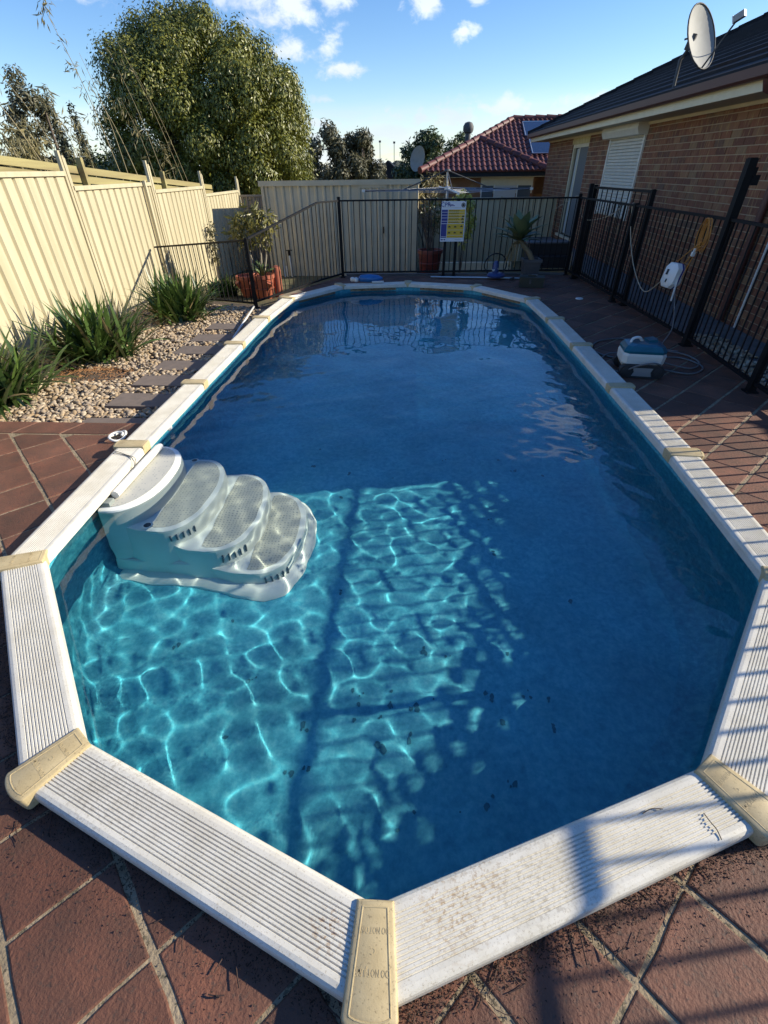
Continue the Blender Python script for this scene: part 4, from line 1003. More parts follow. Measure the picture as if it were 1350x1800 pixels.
tree('grey_gum', 'sparse grey gum tree standing high at the far left edge', (-16.6, 24.5, -.5), crown((-16.9, 24.5, 2.9), .85, .8, 2.2, 34, .32, 21, -1), 6500, .17, m_gum, 21, trunk=.14)
tree('olive_shrub', 'dense olive bamboo thicket at the far left above the timber wall', (-9.9, 11.2, 1.0), crown((-9.9, 11.2, 1.75), 1.5, 1.1, .95, 34, .3, 23, -1), 5500, .17, m_bamboo, 23, cat='bamboo', trunk=.05, asp=.22, droop=.7)
for k, (x_, y_, h_, lab) in enumerate(((-14.35, 22, 3.35, 'slim dark cypress left of its twin behind the timber wall'), (-13.65, 22.2, 3.45, 'slim dark cypress right of its twin behind the timber wall'))):
    cl = [(x_+.25*(1-j/9), y_, .2+h_*j/9, .36*(1-j/11)+.05, .36*(1-j/11)+.05, .35) for j in range(10)]
    tree('cypress', lab, (x_+.25, y_, -.5), cl, 2600, .12, m_cyp, 30+k, group='pair of cypresses', trunk=.06, tops=[(x_, y_, h_)])
tree('back_bushes', 'dark bushes filling the gap below the large tree', (-8.8, 18.5, -.5), crown((-9.6, 19, 1.6), 1.6, 1.2, .9, 20, .45, 25, -1)+crown((-12.5, 22, 1.4), 2.4, 1.2, .8, 20, .4, 26, -1), 6000, .2, m_dkgreen, 25, cat='shrub', trunk=.08)
# bamboo canes above the timber wall, each its own plant
bam = [((-5.95, 9.95, 1.3), (-6.15, 9.2, 3.95), .016, 30), ((-5.95, 10.2, 1.3), (-6.1, 9.85, 3.45), .015, 0), ((-5.9, 10.6, 1.3), (-6.2, 10.0, 3.1), .018, 10), ((-5.95, 12.0, 1.2), (-6.2, 11.2, 3.7), .014, 8), ((-5.9, 13.0, 1.2), (-6.2, 11.7, 3.9), .013, 5), ((-5.9, 13.3, 1.2), (-6.25, 12.2, 3.6), .013, 5), ((-5.9, 11.4, 1.2), (-6.1, 11.0, 2.9), .012, 26),
       ((-5.9, 7.6, 1.4), (-6.2, 6.75, 2.95), .018, 14), ((-5.95, 7.1, 1.4), (-6.2, 6.4, 2.6), .016, 26), ((-5.9, 8.1, 1.4), (-6.3, 7.55, 3.05), .012, 6), ((-5.9, 8.5, 1.4), (-6.1, 8.3, 2.75), .013, 46), ((-5.95, 8.9, 1.4), (-6.0, 8.75, 2.45), .012, 36), ((-5.9, 6.9, 1.4), (-6.05, 6.7, 2.3), .014, 40), ((-5.9, 12.4, 1.2), (-6.0, 12.2, 2.2), .012, 36)]
desc = ['tall bare bamboo cane with leafy tip crossing the left side of the large tree', 'bamboo cane beside the tall leafy-tipped one, left of the large tree', 'thick bamboo cane rising against the dark left side of the large tree', 'thin bamboo cane in front of the middle of the large tree', 'long thin bamboo cane leaning left, right of centre over the large tree', 'thin bamboo cane, rightmost against the large tree', 'short leafy bamboo cane low in front of the large tree',
        'bamboo cane at the far left leaning across the sky', 'leafy bamboo cane at the left picture edge', 'bare whip-like bamboo cane standing alone in the sky at left', 'leafy bamboo cane with drooping tufts above the tall fence post', 'short leafy bamboo cane between the two cypresses', 'short bushy bamboo cane low at the left picture edge', 'short leafy bamboo cane low at the right end of the timber wall']
m_cane = mat('dry bamboo cane', (.36, .29, .15), .5, (.26, .21, .11), 9)
for (a, b_, r_, nl), lb in zip(bam, desc):
    t = thing('bamboo_cane', lb, 'bamboo', a, 'bamboo canes above the timber wall'); A = Vector(a); B = Vector(b_); mid = A.lerp(B, .55)+Vector((.03, .06, .10))
    pts = catmull([A, mid, B], 6); MB().tube(pts, [r_*.62*(1-.75*i/(len(pts)-1)) for i in range(len(pts))], 6).build('cane', m_cane, t, smooth=True)
    if nl:
        cl = [(*(A.lerp(B, u)+Vector((random.uniform(-.12, .12), random.uniform(-.12, .12), 0))), .13) for u in (.45, .6, .72, .84, .95, 1.0)]
        tag(leaf_cloud('leaf_tufts', cl, nl*3, .13, m_bamboo, t, int(a[1]*100), .5, .16, .2), kind='stuff')
# far hill line with treetops
hv = []; hf = []; nx = 260; rs = random.Random(4)
prof_ = [(-140+280*i/(nx-1), 3.2+1.5*math.sin(i*.045)+.5*math.sin(i*.21+1)+rs.uniform(0, .9)) for i in range(nx)]
for x_, z_ in prof_: hv += [(x_, 150+.0006*x_*x_, -6), (x_, 152+.0006*x_*x_, z_-1.2+rs.uniform(-.3, .3)), (x_, 158, z_)]
for i in range(nx-1):
    for j in range(2): a = 3*i+j; hf.append((a, a+3, a+4, a+1))
tag(put('hills', npmesh('hills', hv, hf, mat('far wooded hill', (.055, .065, .045), .95, (.03, .038, .026), .35, 6))), kind='structure')
for k, (x_, z_) in enumerate(((-5.25, 5.0), (-3.05, 4.85))):
    t = thing('light_mast', 'thin sports light mast on the horizon, ' + ('left' if k == 0 else 'right') + ' of two', 'light mast', (x_, 90, -4), 'distant light masts')
    MB().tube([(x_, 90, -4), (x_, 90, z_)], .05, 6).build('mast', m_greypot, t); MB().box(x_-.16, x_+.16, 89.9, 90.1, z_-.05, z_+.2).build('lamp_bank', m_greypot, t)

# ------------------------------------------------------------------ neighbouring house with red tiles
m_redtile = mat('red roof tile', (.15, .045, .036), .6, (.095, .030, .026), 6, bump=.002, rnd=.22, island=.15)
nh = thing('red_roof_house', 'neighbouring brick house with red tiled hip roof behind the back fence', 'house', (3, 20, -1))
NX, NY, NZ = .26, 17.5, 1.56; T2 = math.tan(R(24)); NR = NX+4.2
MB().box(NX+.45, NR-.3, NY+.45, NY+8, -1.2, NZ-.10).build('wall', m_brick, nh)
MB().box(NR-.3, 12, NY+1.4, NY+8, -1.2, NZ-.10).build('wall', m_brick, nh)
MB().box(NX+.02, NR, NY+.05, NY+.08, NZ-.14, NZ-.02).build('gutter', m_dark, nh)
MB().box(NX+.1, NR-.05, NY+.1, NY+.46, NZ-.16, NZ-.14).build('soffit', m_fascia, nh)
wl = MB().box(2.35, 4.1, NY+.40, NY+.446, NZ-.62, NZ-.165).build('window_head', m_fascia, nh)
for (a, b_, mm) in ((2.40, 2.78, mat('window glass', (.10, .12, .14), .1)), (2.84, 3.55, mat('window blind', (.55, .55, .52), .6)), (3.61, 4.05, mat('window glass dark', (.09, .11, .12), .1))):
    w_ = MB().box(a, b_, NY+.385, NY+.399, NZ-.95, NZ-.40).build('window', mm, nh)
    fw = MB(); fw.box(a-.03, a, NY+.375, NY+.40, NZ-.98, NZ-.37); fw.build('frame', m_white, w_)
MB().box(2.33, 4.12, NY+.36, NY+.41, NZ-1.02, NZ-.96).build('sill', m_white, nh)
base = MB()
KR = 3.5; MY = NY+.5
J = (NX+2.1, NY+2.1, NZ+2.1*T2-.02); J2 = (NX+2.1, MY+2.1, J[2]); K = (NX+KR, MY+KR, NZ+KR*T2-.02)
base.add([(NX, NY, NZ-.02), (NR, NY, NZ-.02), J], [(0, 1, 2)])
base.add([(NX, NY+14, NZ-.02), (NX, NY, NZ-.02), J, J2, K, (NX+KR, NY+11, K[2])], [(0, 1, 2, 3, 4, 5)])
base.add([(NR, NY, NZ-.02), (NR, MY, NZ-.02), J2, J], [(0, 1, 2, 3)])
base.add([(NR, MY, NZ-.02), (12, MY, NZ-.02), (12, K[1], K[2]), K, J2], [(0, 1, 2, 3, 4)])
nrf = base.build('roof', m_redtile, nh)
# tile faces: one barrel tile mesh, placed along the two visible slopes
tl = MB(); tw2, tlh = .172, .30
for k in range(7):
    u = k/6; zz = .045*math.sin(math.pi*min(1, u*1.35))**1.0 if u < .75 else 0.004
    tl.v += [(u*tw2, 0, zz+.022), (u*tw2, tlh+.03, zz)]
for k in range(6): tl.f.append((2*k, 2*k+2, 2*k+3, 2*k+1))
b0 = len(tl.v)
for k in range(7): tl.v.append((tl.v[2*k][0], 0, -.012))
for k in range(6): tl.f.append((2*k, b0+k, b0+k+1, 2*k+2))
TM = tl.mesh('roof_tile', m_redtile, True, 50); ca = math.cos(R(24))
spots = []
for r_ in range(9):
    yo = NY+r_*tlh*ca
    for c in range(28):
        x_ = NX+c*tw2
        if x_ > NX+(yo-NY)-.05 and x_+tw2 < NR-(yo-NY)+.05: spots.append((x_, yo, NZ+(yo-NY)*T2))
for r_ in range(14):
    yo = MY+r_*tlh*ca; dy = yo-MY
    for c in range(0, 46):
        x_ = NX+c*tw2
        if dy < KR-.1 and (x_ > NR-dy-.03 if dy < 2.1 else x_ > NX+dy-.03) and x_ < 7.4: spots.append((x_, yo, NZ+dy*T2))
spots.sort(key=lambda q: q[1])
near = spots[:300]
for q in near: put('roof_tile', TM, nrf, loc=q, rot=(R(24), 0, 0))
rest = MB(); Mr = Matrix.Rotation(R(24), 3, 'X'); tv = [Mr@v_.co for v_ in TM.vertices]; tf = [tuple(p.vertices) for p in TM.polygons]
for q in spots[300:]: rest.add([Vector(q)+v_ for v_ in tv], tf)
if rest.v: tag(rest.build('upper_tiles', m_redtile, nrf), kind='stuff')
def hipcaps(a, b_, nseg):
    a = Vector(a); b_ = Vector(b_)
    for j in range(nseg):
        p = a.lerp(b_, j/nseg); q = a.lerp(b_, (j+1.08)/nseg); MB().tube([p+Vector((0, 0, .05)), q+Vector((0, 0, .03))], [.11, .095], 8).build('hip_cap', m_redtile, nrf, smooth=True, angle=50)
hipcaps((NX, NY, NZ), J, 8); hipcaps(J2, K, 6); hipcaps((NR, NY, NZ), J, 8); hipcaps(K, (12, K[1], K[2]), 20)
vt = MB(); vt.lathe([(.10, -.5), (.10, .12), (.16, .14), (.19, .22), (.19, .32), (.13, .42), (.03, .45)], (NX+1.75, NY+2.9, NZ+1.0), 12); vt.build('roof_vent', m_greypot, nh, smooth=True, angle=40)
m_pv = mat('solar cell', (.02, .035, .075), .15, (.03, .05, .10), 30)
for (px_, py_, w_) in ((4.05, 20.1, 1.0), (5.1, 20.1, .9), (4.15, 18.9, .9)):
    z_ = NZ+(py_-MY)*T2+.08
    s_ = MB().add([(px_, py_, z_), (px_+w_, py_, z_), (px_+w_, py_+1.0, z_+1.0*T2), (px_, py_+1.0, z_+1.0*T2)], [(0, 1, 2, 3)]).build('solar_panel', m_pv, nh)
    MB().tube([(px_, py_, z_), (px_+w_, py_, z_), (px_+w_, py_+1, z_+T2), (px_, py_+1, z_+T2), (px_, py_, z_)], .02, 4, cap=False).build('panel_frame', m_alu, s_)
d2 = thing('neighbour_dish', 'pale oval satellite dish at the left corner of the red roof', 'satellite dish', (.2, 18.2, 1.5))
n_ = Vector((-.62, -.75, .22)).normalized(); sx2 = Vector((0, 0, 1)).cross(n_).normalized(); u2 = n_.cross(sx2); M2 = Matrix((sx2, u2, n_)).transposed(); c2 = Vector((.17, 18.0, 1.93)); dv = []; 
for r_, z_ in pr:
    for a in range(24): dv.append(c2+M2@Vector((r_*.85*math.cos(2*math.pi*a/24), r_*1.0*math.sin(2*math.pi*a/24), z_)))
df = [(i*24+a, i*24+(a+1)%24, (i+1)*24+(a+1)%24, (i+1)*24+a) for i in range(len(pr)-1) for a in range(24)]
MB().add(dv, df).add([Vector(v_)-n_*.01 for v_ in dv], [f[::-1] for f in df]).build('reflector', m_dish, d2, smooth=True)
MB().tube([(.30, 18.3, 1.55), (.28, 18.1, 1.8), c2-n_*.1], .02, 6).build('mast', m_galv, d2)
# small far house between the trees
fh = thing('far_house', 'tiny grey roofed house with striped white gable between the trees', 'house', (-2.6, 60, -3))
MB().box(-4.4, -1.0, 60, 66, -5, .9).build('wall', m_shutter, fh)
MB().add([(-4.7, 59.7, .8), (-.7, 59.7, .8), (-2.7, 59.7, 2.4), (-4.7, 66, .8), (-.7, 66, .8), (-2.7, 66, 2.4)], [(0, 2, 5, 3), (2, 1, 4, 5), (0, 1, 2)]).build('roof', m_rtile, fh)

# ------------------------------------------------------------------ rotary clothesline
cl = thing('rotary_clothesline', 'rotary clothes hoist with dark arms standing behind the pool fence', 'clothesline', (.74, 9.7, -.4))
MB().tube([(.74, 9.7, -.45), (.74, 9.7, 1.30)], .028, 10).build('mast', m_galv, cl, smooth=True, angle=60)
MB().tube([(.74, 9.7, 1.28), (.72, 9.7, 1.62)], .018, 8).build('inner_mast', m_galv, cl, smooth=True, angle=60)
MB().lathe([(.05, 0), (.07, .02), (.07, .05), (.04, .07)], (.74, 9.7, 1.30), 12).build('hub', m_galv, cl)
MB().lathe([(.04, 0), (.07, .02), (.05, .05)], (.72, 9.7, 1.60), 12).build('top_hub', m_greypot, cl)
tips = []
for k, a in enumerate((3, 93, 183, 273)):
    d_ = Vector((math.cos(R(a)), math.sin(R(a)), 0)); p = Vector((.74, 9.7, 1.33))+d_*.05; q = Vector((.74, 9.7, 1.315))+d_*1.68; tips.append(q)
    MB().tube([p, q], .017, 8).build('arm', m_greypot if k in (0, 2) else m_galv, cl)
    MB().tube([Vector((.72, 9.7, 1.62))+d_*.03, p.lerp(q, .52)], .010, 6).build('stay', m_greypot, cl)
    MB().bar(q-d_*.03, q+d_*.03, .04, .04).build('arm_tip', m_white, cl)
for u in (.35, .55, .75, .97):
    ln_ = MB()
    P = [Vector((.74, 9.7, 1.34)).lerp(t_, u) for t_ in tips]
    ln_.tube(P+[P[0]], .003, 4, cap=False); ln_.build('line_wire', m_alu, cl)

# ------------------------------------------------------------------ resuscitation sign on the fence
sg = thing('rescue_sign', 'blue and yellow CPR chart sign hung on the far pool fence', 'sign', (.78, 8.12, .58))
SY_ = 8.165
def sx_(u): return .565+.43*u
def sz_(v_): return 1.197-.618*v_
tilt = lambda y: y
m_sw = mat('sign white', (.74, .76, .78), .4); m_sb = mat('sign navy', (.02, .03, .22), .4); m_sy = mat('sign yellow', (.72, .46, .03), .4); m_sk = mat('sign black', (.015, .015, .02), .5)
bd = MB().box(sx_(0), sx_(1), SY_, SY_+.006, sz_(1), sz_(0)).build('board', m_sw, sg)
def rect(u0, u1, v0, v1, m, name, d=.003): MB().box(sx_(u0), sx_(u1), SY_-d, SY_-.0005, sz_(v1), sz_(v0)).build(name, m, bd)
rows = [.20, .265, .335, .405, .485, .545, .885]
for i in range(5): rect(.02, .27, rows[i]+.004, rows[i+1]-.008, m_sb, 'heading_block')
rect(.02, .25, .552, .865, m_sb, 'heading_block'); rect(.02, .25, .875, .90, m_sb, 'heading_block')
for i in range(5): rect(.29, .97, rows[i]+.002, rows[i+1]-.008, m_sy, 'instruction_block')
rect(.27, .96, .552, .70, m_sy, 'instruction_block'); rect(.27, .96, .708, .835, m_sy, 'instruction_block'); rect(.27, .96, .843, .90, m_sy, 'instruction_block')
rr = random.Random(6)
tx = MB()
for i in range(5):
    for k in range(2):
        a = .32; v0 = rows[i]+.014+k*.022
        while a < .72:
            w_ = rr.uniform(.04, .09); tx.box(sx_(a), sx_(min(a+w_, .76)), SY_-.0045, SY_-.0032, sz_(v0+.009), sz_(v0)); a += w_+.015
tag(tx.build('fine_print', m_sk, bd), kind='stuff')
for (u, v_) in ((.36, .62), (.60, .62), (.86, .61), (.36, .77), (.60, .77), (.86, .77), (.88, .43), (.90, .51), (.9, .365)):
    MB().add([(sx_(u-.05), SY_-.004, sz_(v_+.02)), (sx_(u+.06), SY_-.004, sz_(v_+.022)), (sx_(u+.05), SY_-.004, sz_(v_-.005)), (sx_(u), SY_-.004, sz_(v_-.022)), (sx_(u-.04), SY_-.004, sz_(v_))], [(0, 1, 2, 3, 4)]).build('pictogram', m_sk, bd)
tm = text_mesh('CPR', .095, .001); tm.materials.append(m_sb); put('title_lettering', tm, bd, loc=(sx_(.17), SY_-.003, sz_(.085)), rot=(R(90), 0, 0))
rect(.33, .54, .10, .115, m_sb, 'subtitle_line'); rect(.33, .48, .075, .088, m_sb, 'subtitle_line'); rect(.05, .78, .148, .156, m_galv, 'rule_line')
MB().lathe([(.036, 0), (.036, .003)], (sx_(.885), SY_-.001, sz_(.095)), 20, Matrix.Rotation(R(90), 3, 'X')).build('round_emblem', m_sk, bd)
MB().lathe([(.026, 0), (.026, .0045)], (sx_(.885), SY_-.001, sz_(.095)), 20, Matrix.Rotation(R(90), 3, 'X')).build('emblem_ring', m_galv, bd)
MB().lathe([(.021, 0), (.021, .006)], (sx_(.885), SY_-.001, sz_(.095)), 20, Matrix.Rotation(R(90), 3, 'X')).build('emblem_centre', m_sk, bd)
for a, b_ in ((.03, .12), (.15, .22)): rect(a, b_, .935, .965, m_sb, 'maker_mark')
rect(.62, .90, .945, .957, m_galv, 'footer_line')
for u in (.04, .96): MB().bar((sx_(u), SY_-.004, sz_(.02)), (sx_(u), SY_+.03, sz_(-.05)), .008, .008).build('cable_tie', m_sk, sg)

# ------------------------------------------------------------------ pots and plants beyond the fence
def pot(name, label, c, r0, r1, h, m, sq=False, n=20, group=None):
    t = thing(name, label, 'pot', c, group); mb = MB()
    if sq:
        for (a, b_, z0, z1) in ((r0, r1*.96, 0, h*.86),):
            mb.add([(c[0]-a, c[1]-a, c[2]+z0), (c[0]+a, c[1]-a, c[2]+z0), (c[0]+a, c[1]+a, c[2]+z0), (c[0]-a, c[1]+a, c[2]+z0), (c[0]-b_, c[1]-b_, c[2]+z1), (c[0]+b_, c[1]-b_, c[2]+z1), (c[0]+b_, c[1]+b_, c[2]+z1), (c[0]-b_, c[1]+b_, c[2]+z1)], [(0, 3, 2, 1), (4, 5, 6, 7), (0, 1, 5, 4), (1, 2, 6, 5), (2, 3, 7, 6), (3, 0, 4, 7)])
        mb.build('pot_body', m, t)
        rm = MB(); q = r1*1.06
        for s in ((c[0]-q, c[0]+q, c[1]-q, c[1]-q+.03), (c[0]-q, c[0]+q, c[1]+q-.03, c[1]+q), (c[0]-q, c[0]-q+.03, c[1]-q+.03, c[1]+q-.03), (c[0]+q-.03, c[0]+q, c[1]-q+.03, c[1]+q-.03)): rm.box(*s, c[2]+h*.86, c[2]+h)
        rm.build('rim', m, t); MB().box(c[0]-q+.035, c[0]+q-.035, c[1]-q+.035, c[1]+q-.035, c[2]+h*.80, c[2]+h*.93).build('soil', m_soil, t)
    else:
        mb.lathe([(r0*.9, 0), (r0, .02), (r1, h*.85), (r1*1.1, h*.86), (r1*1.1, h), (r1*.98, h), (r1*.95, h*.9), (.01, h*.9)], c, n); mb.build('pot_body', m, t, smooth=True, angle=40)
        rg = MB(); rg.lathe([(r0+(r1-r0)*.45+.004, h*.42), (r0+(r1-r0)*.5+.016, h*.46), (r0+(r1-r0)*.55+.004, h*.5)], c, n); rg.build('band', m, t, smooth=True)
        MB().lathe([(r1*.94, h*.87), (.01, h*.91)], c, n).build('soil', m_soil, t)
    return t
pot('planter_pot', 'maroon pot holding a bare branching shrub behind the far fence', (.42, 8.95, -.08), .19, .23, .44, m_redpot)
bs = thing('bare_shrub', 'leafless dark branching shrub growing in the maroon pot', 'shrub', (.42, 8.95, .3)); rr = random.Random(12); br = MB()
for k in range(9):
    a = rr.uniform(0, 6.28); q = Vector((.42+rr.uniform(-.04, .04), 8.95, .31)); p1 = q+Vector((math.cos(a)*.10, math.sin(a)*.08, .28)); p2 = p1+Vector((math.cos(a)*.10+rr.uniform(-.08, .08), rr.uniform(-.08, .08), rr.uniform(.2, .55)))
    br.tube(catmull([q, p1, p2], 3), [.013, .012, .011, .010, .008, .006, .005], 5)
    for j in range(2): p3 = p1.lerp(p2, .5)+Vector((rr.uniform(-.15, .15), rr.uniform(-.1, .1), rr.uniform(.08, .22))); br.tube([p1.lerp(p2, .35), p3], [.006, .003], 4)
br.build('branches', m_bark, bs, smooth=True); leaf_cloud('leaves', [(.30, 8.95, 1.05, .14), (.55, 8.9, .9, .16), (.5, 8.9, 1.15, .15)], 90, .06, m_dkgreen, bs, 3, .4, .6, .3)
vn_ = thing('variegated_climber', 'bright yellow-green trailing plant behind the rescue sign', 'plant', (1.05, 8.75, -.1))
limbs('stems', (1.02, 8.75, -.1), [(1.0, 8.75, 1.25), (1.12, 8.7, 1.0), (1.08, 8.75, .7)], .012, m_bark, vn_, 3)
leaf_cloud('leaves', [(.90, 8.75, 1.20, .10), (1.02, 8.75, 1.24, .12), (1.13, 8.75, 1.12, .11), (1.17, 8.75, .95, .09), (1.16, 8.75, .80, .09), (1.12, 8.75, .66, .08), (1.05, 8.75, .48, .06)], 420, .10, leafmat('variegated leaf', (.20, .24, .04), (.62, .60, .16), .4, .35), vn_, 9, .9, .42, .2)
tree('back_shrub', 'tall yellowish bamboo shrub behind the shed end under the red roof', (.45, 12.4, -.55), crown((.45, 12.4, .85), .42, .4, .65, 14, .2, 33, -1), 900, .16, m_bamboo, 33, cat='shrub', trunk=.03, asp=.2)
# terracotta strawberry pots at the far left
for k, (c, lab, h_) in enumerate((((-2.62, 7.45, -.25), 'terracotta strawberry pot right of the black fence post', .42), ((-2.95, 7.65, -.26), 'terracotta strawberry pot left of the black fence post', .38))):
    t = pot('strawberry_pot', lab, c, .14, .20, h_, m_terra, group='terracotta strawberry pots')
    for j in range(4):
        a = R(45+90*j); d_ = Vector((math.cos(a), math.sin(a), 0)); p = Vector(c)+d_*.17+Vector((0, 0, h_*.55))
        MB().tube([p, p+d_*.06+Vector((0, 0, .09))], [.05, .06], 8).build('pocket', m_terra, t, smooth=True, angle=50)
MB_ = MB().lathe([(.07, 0), (.075, .20), (.065, .26), (.02, .28)], (-2.42, 7.6, .02), 12)
tag(MB().lathe([(.075, 0), (.08, .45), (.07, .52), (.02, .54)], (-2.40, 7.62, -.26), 12).build('terracotta_cylinder', m_terra, smooth=True, angle=50), 'upright terracotta cylinder just right of the strawberry pots', 'pot')
sc_ = thing('spiky_succulent', 'small green aloe growing in the right strawberry pot', 'plant', (-2.62, 7.45, .15)); mb = MB(); rr = random.Random(2)
for k in range(26):
    a = rr.uniform(0, 6.28); d_ = Vector((math.cos(a), math.sin(a), 0)); e_ = R(rr.uniform(35, 85)); q = Vector((-2.62, 7.45, .14)); mb.tube([q, q+(d_*math.cos(e_)+Vector((0, 0, math.sin(e_))))*.14, q+(d_*math.cos(e_-.2)+Vector((0, 0, math.sin(e_-.2))))*.26], [.014, .012, .002], 5)
mb.build('leaf_rosette', leafmat('aloe', (.10, .16, .05), (.17, .24, .09), .5, .1), sc_, smooth=True)
ps = thing('potted_frangipani', 'leggy leafy shrub with pale stems growing behind the low fence post', 'shrub', (-2.85, 8.0, -.2))
limbs('stems', (-2.85, 8.0, -.25), [(-3.1, 8.05, .85), (-2.75, 7.95, 1.0), (-2.55, 8.05, .95), (-2.95, 8.1, .75)], .028, mat('pale stem', (.34, .30, .22), .8), ps, 5)
leaf_cloud('leaves', [(-3.1, 8.05, .85, .22), (-2.80, 7.95, 1.0, .24), (-2.58, 8.05, .92, .22), (-2.95, 8.05, .68, .20), (-2.65, 8.0, .62, .14)], 520, .14, leafmat('olive leaf', (.09, .10, .025), (.26, .23, .06), .4, .3), ps, 14, .25, .30, .35)
cr = thing('fence_creeper', 'dry creeper hanging on the cream fence beside the leggy shrub', 'plant', (-4.1, 9.6, -.3))
MB().tube(catmull([(-4.36, 9.9, -.35), (-4.37, 9.9, .2), (-4.36, 9.85, .7)], 4), .008, 5).build('stem', m_bark, cr)
leaf_cloud('leaves', [(-4.3, 9.9, .65, .10, .18, .16), (-4.3, 9.85, .38, .08, .14, .16), (-4.3, 9.9, .1, .07, .12, .16)], 150, .08, m_gum, cr, 17, .6, .5, .2)
# agave in its charcoal pot
pot('agave_pot', 'square charcoal pot on the pavers below the far fence', (2.22, 7.93, .002), .115, .155, .325, m_greypot, sq=True)
ag = thing('agave', 'broad-leaved green agave on a curved stem in the charcoal pot', 'plant', (2.2, 7.93, .3))
MB().tube(catmull([(2.24, 7.93, .28), (2.16, 7.92, .42), (2.03, 7.92, .55), (1.95, 7.92, .64)], 4), [.045]*5+[.04]*4+[.035]*4, 8).build('stem', mat('agave stem', (.25, .20, .12), .8), ag, smooth=True)
m_ag = leafmat('agave leaf', (.12, .16, .075), (.20, .24, .11), .5, .08); rr = random.Random(5)
for k in range(24):
    a = R(k*137.5); e_ = R(12+62*(k/24)+rr.uniform(-5, 5)); L_ = rr.uniform(.44, .56)*(1 if k > 3 else .9); d_ = Vector((math.cos(a), math.sin(a), 0)); s_ = Vector((-d_.y, d_.x, 0)); p = Vector((1.95, 7.92, .60+.06*k/24)); vs = []; ns = 7
    for j in range(ns+1):
        u = j/ns; w = .125*(.45+1.0*math.sin(math.pi*min(1, u*.95+.12))**.9)*(1 if u < .8 else max(0.02, (1-u)/.2)); ee = e_-.25*u; q = p+(d_*math.cos(ee)+Vector((0, 0, math.sin(ee))))*(L_*u)
        vs += [q-s_*w/2+Vector((0, 0, w*.12)), q, q+s_*w/2+Vector((0, 0, w*.12))]
    fs = []
    for j in range(ns): fs += [(3*j, 3*j+1, 3*j+4, 3*j+3), (3*j+1, 3*j+2, 3*j+5, 3*j+4)]
    MB().add(vs, fs).build('leaf', m_ag, ag, smooth=True)
dl = MB()
for k in range(12):
    a = rr.uniform(2.2, 4.4); dl.tube(catmull([(1.97, 7.92, .58), (1.97+.12*math.cos(a), 7.92+.1*math.sin(a), .56), (1.97+.2*math.cos(a), 7.92+.12*math.sin(a), .30+rr.uniform(-.1, .1))], 3), [.01]*7, 4)
dl.build('dead_leaves', m_strapdry, ag)
# black tool box in front of it
tb = thing('tool_box', 'low black plastic tool box on the pavers in front of the charcoal pot', 'tool box', (2.12, 7.22, 0))
Mz = Matrix.Rotation(R(-12), 3, 'Z')
def rbox(c, s, m=Mz): 
    mb = MB(); mb.box(-s[0]/2, s[0]/2, -s[1]/2, s[1]/2, 0, s[2]); mb.v = [tuple(Vector(c)+m@Vector(v_)) for v_ in mb.v]; return mb
m_tool = mat('olive black plastic', (.030, .030, .018), .5); rbox((2.12, 7.22, .002), (.40, .25, .12)).build('box_body', m_tool, tb); rbox((2.12, 7.22, .124), (.415, .265, .035)).build('lid', m_tool, tb)
rbox((2.12, 7.22, .160), (.14, .03, .02)).build('handle', m_tool, tb); rbox((2.07, 7.09, .06), (.03, .012, .07)).build('clasp', m_greypot, tb); rbox((2.17, 7.30, .160), (.09, .05, .006)).build('paper_tag', m_white, tb)
# aluminium pool pole lying along the fence
tag(MB().tube([(.42, 8.03, .018), (2.05, 7.86, .018)], .016, 8).build('pool_pole', m_alu, smooth=True, angle=60), 'long aluminium pool pole lying on the pavers below the sign', 'pole')
# blue pump with coiled hose
pu = thing('pool_vacuum', 'blue and white pool vacuum head with black hose coil by the fence', 'pool vacuum', (1.60, 7.95, 0))
m_blue = mat('blue plastic', (.04, .07, .20), .4)
MB().lathe([(.16, .0), (.17, .03), (.14, .06), (.05, .08)], (1.62, 7.95, .03), 16).build('base', m_blue, pu, smooth=True, angle=40)
MB().lathe([(.05, 0), (.065, .05), (.05, .16), (.03, .2)], (1.60, 7.95, .09), 12).build('body', m_blue, pu, smooth=True, angle=40)
MB().bar((1.54, 7.92, .14), (1.64, 7.93, .17), .06, .03).build('white_band', m_white, pu)
hc = MB(); hc.tube([(1.60+.20*math.cos(R(a)), 8.03+.03*math.sin(R(2*a)), .22+.18*math.sin(R(a))) for a in range(0, 721, 15)], .012, 6); hc.build('hose_coil', m_tyre, pu, smooth=True)
MB().bar((1.85, 7.80, .01), (1.93, 7.78, .04), .05, .03).build('hose_end', m_tyre, pu)
# blue bag and white floats behind the far coping
bg_ = thing('pool_float', 'folded blue pool float with white ends resting on the far left coping', 'pool float', (-.7, 7.25, .08)); mb = MB()
for k in range(7): pass
mb.lathe([(.03, -.20), (.075, -.16), (.085, 0), (.07, .14), (.02, .22)], (-.66, 7.22, .135), 12, Matrix.Rotation(R(90), 3, 'Y')@Matrix.Diagonal((.75, 1.1, 1))); mb.build('float_body', mat('bright blue vinyl', (.03, .17, .42), .35, (.02, .12, .32), 14), bg_, smooth=True)
MB().lathe([(.02, -.035), (.045, -.02), (.045, .02), (.02, .035)], (-.90, 7.18, .12), 10).build('white_cap', m_white, bg_, smooth=True)
MB().lathe([(.02, -.035), (.04, -.02), (.04, .02), (.02, .035)], (-.97, 7.24, .115), 10).build('white_cap', m_white, bg_, smooth=True)
MB().bar((-.62, 7.13, .095), (-.42, 7.15, .095), .05, .02).build('white_strip', m_white, bg_)
